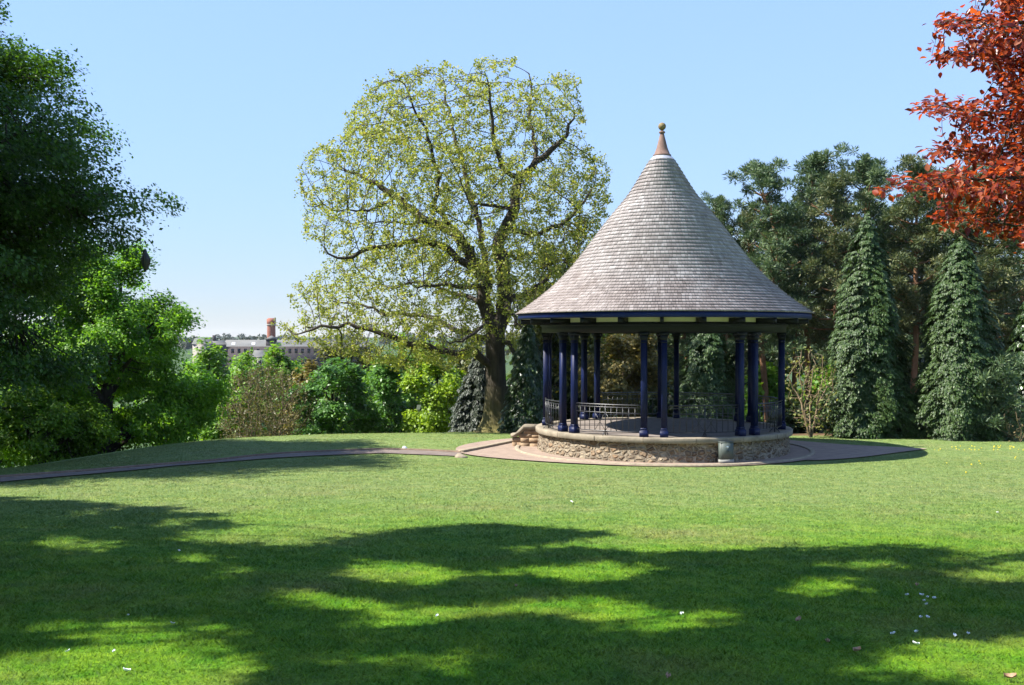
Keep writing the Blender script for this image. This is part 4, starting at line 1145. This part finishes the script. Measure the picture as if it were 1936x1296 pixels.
def shade_tree(name, label, tx, ty, sel, n, seed, hlo, hhi, size=.15, per=22, rc=.15):
    g = np.random.default_rng(seed)
    gx = g.uniform(-12, 12, 60000); gy = g.uniform(3.6, 22, 60000); gz = H(gx, gy)
    px = 968 + F * gx / gy; py = 640 - F * (gz - EYE) / gy
    q3 = np.stack([gx, gy * 1.6, gx * 0], -1)
    px = px + 70 * (vnoise(q3, 1.1, 31) - .5) + 40 * (vnoise(q3, .45, 32) - .5)
    py = py + (26 * (vnoise(q3, 1.0, 33) - .5) + 16 * (vnoise(q3, .4, 34) - .5)) * np.clip(12 / gy, .5, 2)
    k = np.zeros(len(px), bool)
    ex = .11 * F / gy; ey = .11 * F * 1.65 / gy ** 2
    for p in dark_polys: k |= inpoly(px - ex, py, p) & inpoly(px + ex, py, p) & inpoly(px, py - ey, p) & inpoly(px, py + ey, p)
    for p in light_polys: k &= ~(inpoly(px - ex, py, p) | inpoly(px + ex, py, p) | inpoly(px, py - ey, p) | inpoly(px, py + ey, p))
    k &= sel(gx, gy)
    k &= (.6 * vnoise(q3, .9, 35) + .4 * vnoise(q3, .35, 36)) > .335
    G = np.stack([gx, gy, gz], -1)[k]
    hh = np.interp(g.random(len(G)), [0, 1], [hlo, hhi])
    C = G + SUN * (hh / SUN[2])[:,None]
    cc = np.array([tx, ty])
    qx = 968 + F * C[:,0] / C[:,1]; qy = 640 - F * (C[:,2] - EYE) / C[:,1]
    C = C[~((qx > -120) & (qx < 2050) & (qy > -120))][:n]      # the crown keeps clear of the view, as in the photo
    z0 = h1(tx, ty); root = thing(name, label, 'tree', (tx, ty, z0)); o = np.array([tx, ty, z0]); C = C - o
    nodes = []; par = []; prev = -1
    for q in np.linspace(-.3, hlo + 1.5, 16):
        nodes.append([0, 0, q]); par.append(prev); prev = len(nodes) - 1
    nd, pr_ = colonize(nodes, par, C[:700], .5, 14, .8, 80)
    r = np.minimum(radii(pr_, .012, 2.3), .09); r[:16] = np.linspace(.45, .3, 16)
    mb = MB(); branch_mesh(nd, pr_, r, mb); mb.obj('trunk', M['dark_bark'], root, True)
    B = np.repeat(C, per, axis=0) + g.normal(size=(len(C) * per, 3)) * rc
    V, Fq = leaf_quads(B, nrm(g.normal(size=B.shape) * .6 + np.array([0, 0, 1])), size, .7)
    arrays(root, 'crown', V, [Fq], M['syc_leaf'])
shade_tree('sycamore_tree', 'tall sycamore out of view on the left that shades the middle of the lawn', -15.5, 13.5, lambda x, y: y > 10.2, 2300, 91, 6.5, 13)
shade_tree('sycamore_tree', 'tall sycamore out of view on the left that shades the nearest grass', -12.5, 6.0, lambda x, y: y <= 10.2, 2300, 92, 8, 14.5)

# ------------------------------------------------------------------ far town
FD = 400.0
def FPt(px, py, d=FD): return P(px, py, d)
slate = plain_mat('slate', (.085,.085,.08), (.13,.128,.118), .3, .8, .3)
brick_dark = plain_mat('sooty_brick', (.035,.03,.034), (.06,.05,.052), .4, .9, .2)
brick_red = plain_mat('red_brick', (.22,.085,.06), (.30,.125,.085), .5, .9, .2)
stone_pale = plain_mat('pale_stone', (.24,.21,.185), (.33,.30,.265), .5, .9, .2)
glass = plain_mat('dark_glass', (.022,.022,.027), rough=.35, spec=.3)
def gable(mb_w, mb_r, x0, x1, y0, dep, ze, zr, zb, over=.4):
    mb_w.box(((x0 + x1) / 2, y0 + dep / 2, (zb + ze) / 2), (x1 - x0, dep, ze - zb))
    V = [(x0 - over, y0 - over, ze), (x1 + over, y0 - over, ze), (x1 + over, y0 + dep / 2, zr), (x0 - over, y0 + dep / 2, zr), (x0 - over, y0 + dep + over, ze), (x1 + over, y0 + dep + over, ze)]
    mb_r.add(V, [[0, 1, 2, 3], [3, 2, 5, 4]], [[0, 3, 4], [1, 5, 2]])
def px_x(px, d=FD): return (px - 968) / F * d
def px_z(py, d=FD): return EYE + (640 - py) / F * d
fac = thing('mill_building', 'long sooty brick mill with pale slate roof far beyond the park', 'building', (px_x(540), FD, -13))
def loc(o, p): return np.array(p) - np.array(o.location)
w_, r_ = MB(), MB()
ox, oy, oz = fac.location
gable(w_, r_, px_x(420) - ox, px_x(690) - ox, 0, 14, px_z(655.5) - oz, px_z(643) - oz, 0)
fac_wall = w_.obj('wall', brick_dark, fac); rf_ = r_.obj('roof', slate, fac)
for px in range(428, 690, 12):
    if 492 < px < 522: continue
    wm = MB(); wm.box((px_x(px) - ox, -.06, px_z(664) - oz), (1.1, .1, 1.7)); wm.obj('window', glass, fac)
for px in (436, 474):
    sk = MB(); sk.add([(px_x(px) - ox, 1.6, px_z(653) - oz + .2), (px_x(px + 6) - ox, 1.6, px_z(653) - oz + .2), (px_x(px + 4) - ox, 3.6, px_z(649) - oz + .25), (px_x(px - 2) - ox, 3.6, px_z(649) - oz + .25)], [[0,1,2,3]])
    sk.obj('skylight', plain_mat('skylight_glass', (.7,.72,.74), rough=.3), rf_)
cu = MB(); cu.box((px_x(511) - ox, 2, px_z(650) - oz), (3.4, 3.4, 3.6)); cu.obj('stair_turret', brick_dark, fac)
x, z = px_x(511) - ox, px_z(642) - oz
ct = MB(); ct.add([(x-2.1,-.1,z), (x+2.1,-.1,z), (x+2.1,4.1,z), (x-2.1,4.1,z), (x,2,z+1.5)], [[0,1,4],[1,2,4],[2,3,4],[3,0,4]], [[3,2,1,0]])
ct.tube([(x, 2, z + 1.4), (x, 2, z + 2.3)], .08, 5); ct.obj('turret_roof', slate, fac)
ch = thing('brick_chimney', 'round red brick tower rising above the far mill roof', 'chimney', (px_x(492.5), FD + 18, -13))
cm = MB(); s = (FD + 18) / FD
hz = lambda py: px_z(py, FD + 18) + 13
cm.lathe([(2.0, 0), (1.72, hz(650)), (1.6, hz(616))], 24); cm.obj('shaft', brick_red, ch, True)
bn_ = MB(); bn_.lathe([(1.6, hz(616)), (1.85, hz(615.5)), (1.85, hz(613.5)), (1.62, hz(613))], 24); bn_.obj('band', stone_pale, ch)
hd = MB(); hd.lathe([(1.62, hz(613)), (1.78, hz(612)), (1.78, hz(603.5)), (1.4, hz(603.5)), (1.3, hz(602)), (0.01, hz(602))], 24); hd.obj('head', brick_red, ch)
for k, (px0, px1, pe, pr_, d, lab, wm_) in enumerate([
        (364, 392, 651, 640, 380, 'pale gabled house roof at the left end of the far mill', stone_pale),
        (394, 418, 652, 644, 385, 'slate roofed house with a dark chimney left of the far mill', brick_dark),
        (477, 497, 675, 663, 330, 'small gabled house in front of the far mill', stone_pale),
        (560, 640, 668, 655, 420, 'low slate roofed works building behind the oak leaves', brick_dark)]):
    x0, x1 = px_x(px0, d), px_x(px1, d)
    hs = thing('town_house', lab, 'house', ((x0 + x1) / 2, d, -13), group='houses round the far mill')
    w_, r_ = MB(), MB(); gable(w_, r_, x0 - (x0+x1)/2, x1 - (x0+x1)/2, 0, 7, px_z(pe, d) + 13, px_z(pr_, d) + 13, 0, .25)
    w_.obj('wall', wm_, hs); rr2 = r_.obj('roof', slate, hs)
    if k in (1,):
        c_ = MB(); c_.box((px_x(400, d) - (x0+x1)/2, 3.4, px_z(641, d) + 13), (1.0, 1.0, 2.6)); c_.box((px_x(400, d) - (x0+x1)/2, 3.4, px_z(636.5, d) + 13), (.35, .35, .9)); c_.obj('chimney', brick_dark, rr2)
    for q in (.3, .7):
        wq = MB(); wq.box(((q - .5) * (x1 - x0), -.06, px_z(pe, d) + 13 - 1.5), (.9, .1, 1.2)); wq.obj('window', glass, hs)
rc_ = thing('chimney_stack', 'short red brick chimney stack in front of the far mill', 'chimney', (px_x(518, 340), 340, -13))
q = MB(); q.box((0, 0, (px_z(664, 340) + 13) / 2), (1.6, 1.2, px_z(664, 340) + 13)); q.obj('shaft', brick_red, rc_)
for k in (-.45, .45):
    q = MB(); q.lathe([(.22, px_z(664, 340) + 13), (.17, px_z(659, 340) + 13), (.01, px_z(659, 340) + 13)], 10, c=(k, 0)); q.obj('chimney_pot', brick_red, rc_)
# far wood: masses of crowns between the dip and the town, and on the ridge
def wood(n, dlo, dhi, xs, top, seed, size, mat, per=160, name='far_wood'):
    g = np.random.default_rng(seed); d = g.uniform(dlo, dhi, n); px = g.uniform(*xs, n); x = (px - 968) / F * d
    gz = H(x, d); hgt = g.uniform(*top, n)
    C = np.stack([x, d, gz + hgt * .55], -1); R = np.stack([hgt * .42, hgt * .42, hgt * .5], -1)
    v = nrm(g.normal(size=(n * per, 3))); v[:,2] = np.abs(v[:,2]) * 1.0 - .3
    B = np.repeat(C, per, 0) + v * np.repeat(R, per, 0) * (.75 + .35 * g.random((n * per, 1)))
    V, Fq = leaf_quads(B, nrm(v + g.normal(size=v.shape) * .5 + np.array([0, 0, .4])), size, .8)
    return structure(link(name, mesh_np(name, V, [Fq], mat)), 'stuff')
wood(60, 110, 300, (150, 980), (7, 10.5), 101, .9, M['lime_leaf'])
wood(120, 450, 1500, (200, 1100), (9, 15), 102, 2.2, M['grey_leaf'], 110, 'ridge_wood')
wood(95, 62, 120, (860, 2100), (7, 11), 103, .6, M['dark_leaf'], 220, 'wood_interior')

# ------------------------------------------------------------------ small things
def crow(px, py, d):
    c = P(px, py, d)
    r = thing('crow', 'black bird perched at the outer edge of the tall sycamore', 'bird', c)
    mb = MB()
    pts = np.array([(0,0,-.30), (.0,0,-.2), (.01,0,-.1), (.015,0,0), (.01,-.01,.1), (0,-.02,.16), (0,-.03,.21), (.0,-.05,.245)])
    mb.tube(pts, [.02,.045,.075,.088,.075,.05,.047,.015], 10)
    mb.obj('body', plain_mat('black_feather', (.008,.008,.011), (.016,.016,.02), 20, .4, .4), r, True)
    bk = MB(); bk.tube([(0,-.05,.235), (.0,-.09,.225), (0,-.115,.215)], [.016,.01,.002], 6); bk.obj('beak', plain_mat('beak_black', (.01,.01,.01), rough=.3), r)
    wg = MB()
    for s in (-1, 1): wg.tube([(s*.075,0,.08), (s*.09,.02,0), (s*.07,.03,-.12), (s*.03,.03,-.24)], [.02,.038,.03,.006], 6)
    wg.obj('wings', plain_mat('wing_black', (.01,.01,.014), rough=.35), r, True)
crow(275, 491, 25.5)
white = plain_mat('petal_white', (.72,.72,.70), (.82,.82,.8), 20, .5, .4)
brownl = plain_mat('dead_leaf', (.28,.16,.09), (.42,.28,.18), 20, .7, .3)
yel = plain_mat('dandelion', (.75,.55,.02), (.85,.65,.04), 20, .6, .3)
def petal_mesh(nm, mat, w, l, curl, seed):
    g = np.random.default_rng(seed); V = []; n = 9
    for i in range(n):
        for j in range(5):
            u, v = i / (n - 1), j / 4 - .5
            wd = w * math.sin(PI * (.08 + .86 * u)) ** .7
            V.append([(u - .5) * l, v * wd, .006 + curl * (v * v * 2 + (u - .5) ** 2) + g.normal() * .0015])
    f = [[i*5+j, (i+1)*5+j, (i+1)*5+j+1, i*5+j+1] for i in range(n-1) for j in range(4)]
    mb = MB(); mb.add(V, f); return mb.mesh(nm, mat, True)
pw = [petal_mesh('magnolia_petal', white, .035, .055, .03, k) for k in range(3)]
dl = [petal_mesh('dead_leaf', brownl, .05, .085, .05, k + 5) for k in range(3)]
def drop(px, py, me, nm, lab, cat, grp, s=1.0, lift=.02):
    g_ = ground_px([px], [py])[0]
    o = link(nm, me, None, g_ + np.array([0, 0, lift])); o.rotation_euler = (random.uniform(-.3, .3), random.uniform(-.3, .3), random.uniform(0, 6.28)); s *= .62; o.scale = (s, s, s)
    tag(o, lab, cat, grp)
PGp = 'white petals fallen on the grass'
wl = [(237,1280,1.3,'white petal on the grass near the bottom left corner'), (1289,1171,1.3,'lone white petal on the grass below the middle of the bandstand'), (338,1047,1.2,'white petal lying in the shade on the left lawn'),
      (128,1243,.9,'white petal in the thin shadow at the lower left'), (215,1240,.8,'small white petal above the bottom left one'), (242,1172,.8,'white petal at the near edge of the left shadow'), (325,1187,.9,'white petal in the light patch of the left lawn'), (826,1173,.9,'white petal in the middle of the shaded grass'), (1080,953,1.6,'pale scrap on the sunlit lawn before the bandstand'), (1886,974,1.6,'white petals on the sunlit grass at the right edge')]
for k, (px, py, s, lab) in enumerate(wl): drop(px, py, pw[k % 3], 'fallen_petal', lab, 'petal', PGp, s)
for k, (px, py) in enumerate([(1716,1133), (1743,1132), (1755,1138), (1766,1139), (1748,1144), (1753,1150), (1741,1176), (1755,1176), (1733,1205), (1805,1212), (1732,1229), (1690,1209), (1832,1208)]):
    drop(px, py, pw[k % 3], 'fallen_petal', 'small white petal in the scattered cluster on the shaded grass at lower right', 'petal', 'petals in the lower right cluster', random.uniform(.8, 1.25))
for k, (px, py, s, lab) in enumerate([(1621,1241,1.2,'pinkish dead leaf on the grass at lower right'), (1734,1114,1.0,'brown dead leaf above the white petal cluster'), (1510,1180,1.1,'dark dead leaf on the shaded grass right of centre'), (1566,1225,1.0,'dead leaf left of the pinkish one'), (1912,1292,1.3,'pinkish dead leaf at the bottom right corner'), (1262,1290,1.0,'pale dead leaf at the bottom edge'), (975,1115,.9,'brown dead leaf in the central shade')]):
    drop(px, py, dl[k % 3], 'dead_leaf', lab, 'leaf', 'dead leaves on the grass', s)
# dandelions along the right edge of the lawn
dmb = MB()
dmb.lathe([(.001, .055), (.02, .052), (.028, .04), (.012, .03), (.004, .02), (.003, -.02)], 10)
dme = dmb.mesh('dandelion', yel, True)
g = np.random.default_rng(5)
for k in range(42):
    drop(g.uniform(1765, 1945), g.uniform(845, 853) if k < 34 else g.uniform(853, 900), dme, 'dandelion', 'yellow dandelion dotting the far right of the lawn', 'flower', 'dandelions at the far right of the lawn', g.uniform(.9, 1.4), 0)
# small white marker stone by the path
g_ = ground_px([765], [850])[0]
mb = MB(); mb.tube([(0,0,-.05), (0,0,.03), (.01,0,.07), (.02,0,.09)], [.10,.095,.07,.02], 8)
tag(mb.obj('white_stone', white, None, True, g_), 'small white stone on the verge above the curving path', 'stone')
g_ = ground_px([872], [866])[0]
mb = MB(); mb.tube([(0,0,-.05), (0,0,.03), (.01,0,.08), (.02,0,.1)], [.2,.19,.13,.03], 9)
tag(mb.obj('kerb_stone', stone_kerb, None, True, g_), 'low pale stone where the path meets the bandstand apron', 'stone')

# the thin summer air between the park and the town
hz_ = MB(); hz_.box((0, 900, 2), (7000, 6000, 60))
m, nt, N, L = node_mat('air'); pv = N.new('ShaderNodeVolumePrincipled'); pv.inputs['Density'].default_value = .00006; pv.inputs['Color'].default_value = (.86, .93, 1, 1)
out = N.new('ShaderNodeOutputMaterial'); L.new(pv.outputs[0], out.inputs['Volume'])
structure(hz_.obj('haze', m), 'stuff')

# ------------------------------------------------------------------ light, sky, camera
w = bpy.data.worlds.new('World'); SC.world = w; w.use_nodes = True
nt = w.node_tree; bg = nt.nodes.get('Background') or nt.nodes.new('ShaderNodeBackground')
sky = nt.nodes.new('ShaderNodeTexSky'); sky.sky_type = 'NISHITA'; sky.sun_disc = False
sky.sun_elevation = EL; sky.sun_rotation = math.atan2(SUN[0], SUN[1])
sky.air_density = 1.0; sky.dust_density = 0.0; sky.ozone_density = 1.0; sky.altitude = 100
bw = nt.nodes.new('ShaderNodeRGBToBW'); nt.links.new(sky.outputs[0], bw.inputs[0])
d1 = nt.nodes.new('ShaderNodeMath'); d1.operation = 'MULTIPLY_ADD'; d1.inputs[1].default_value = 1 / 1.62; d1.inputs[2].default_value = 1.0; nt.links.new(bw.outputs[0], d1.inputs[0])
d2 = nt.nodes.new('ShaderNodeMath'); d2.operation = 'DIVIDE'; d2.inputs[0].default_value = 2.68; nt.links.new(d1.outputs[0], d2.inputs[1])
vs = nt.nodes.new('ShaderNodeVectorMath'); vs.operation = 'SCALE'; nt.links.new(sky.outputs[0], vs.inputs[0]); nt.links.new(d2.outputs[0], vs.inputs['Scale'])
vt = nt.nodes.new('ShaderNodeVectorMath'); vt.operation = 'MULTIPLY'; vt.inputs[1].default_value = (.95, 1.0, 1.16); nt.links.new(vs.outputs[0], vt.inputs[0])
mxs = nt.nodes.new('ShaderNodeMix'); mxs.data_type = 'VECTOR'; mxs.inputs[0].default_value = .28; mxs.inputs[5].default_value = (2.1, 3.1, 5.4)
nt.links.new(vt.outputs[0], mxs.inputs[4]); nt.links.new(mxs.outputs[1], bg.inputs[0]); bg.inputs[1].default_value = .085
sl = bpy.data.lights.new('sun', 'SUN'); sl.energy = 5.0; sl.angle = math.radians(.53); sl.color = (1, .955, .88)
so_ = bpy.data.objects.new('sun', sl); COL.objects.link(so_)
so_.rotation_euler = Vector(-SUN).to_track_quat('-Z', 'Y').to_euler(); so_.location = (-20, 0, 30)
cam = bpy.data.cameras.new('camera'); co = bpy.data.objects.new('camera', cam); COL.objects.link(co)
co.location = (0, 0, EYE); co.rotation_euler = (PI / 2 - math.atan(8 / F), 0, 0)
cam.sensor_width = 36; cam.lens = F / 1936 * 36; cam.clip_end = 12000; cam.clip_start = .05
SC.camera = co
SC.view_settings.view_transform = 'Standard'; SC.view_settings.look = 'None'; SC.view_settings.exposure = 1.5; SC.view_settings.gamma = 1
SC.cycles.max_bounces = 8; SC.cycles.diffuse_bounces = 3; SC.cycles.glossy_bounces = 2; SC.cycles.transmission_bounces = 4; SC.cycles.transparent_max_bounces = 4
SC.cycles.use_denoising = True; SC.cycles.denoiser = 'OPENIMAGEDENOISE'
SC.cycles.sample_clamp_indirect = 6
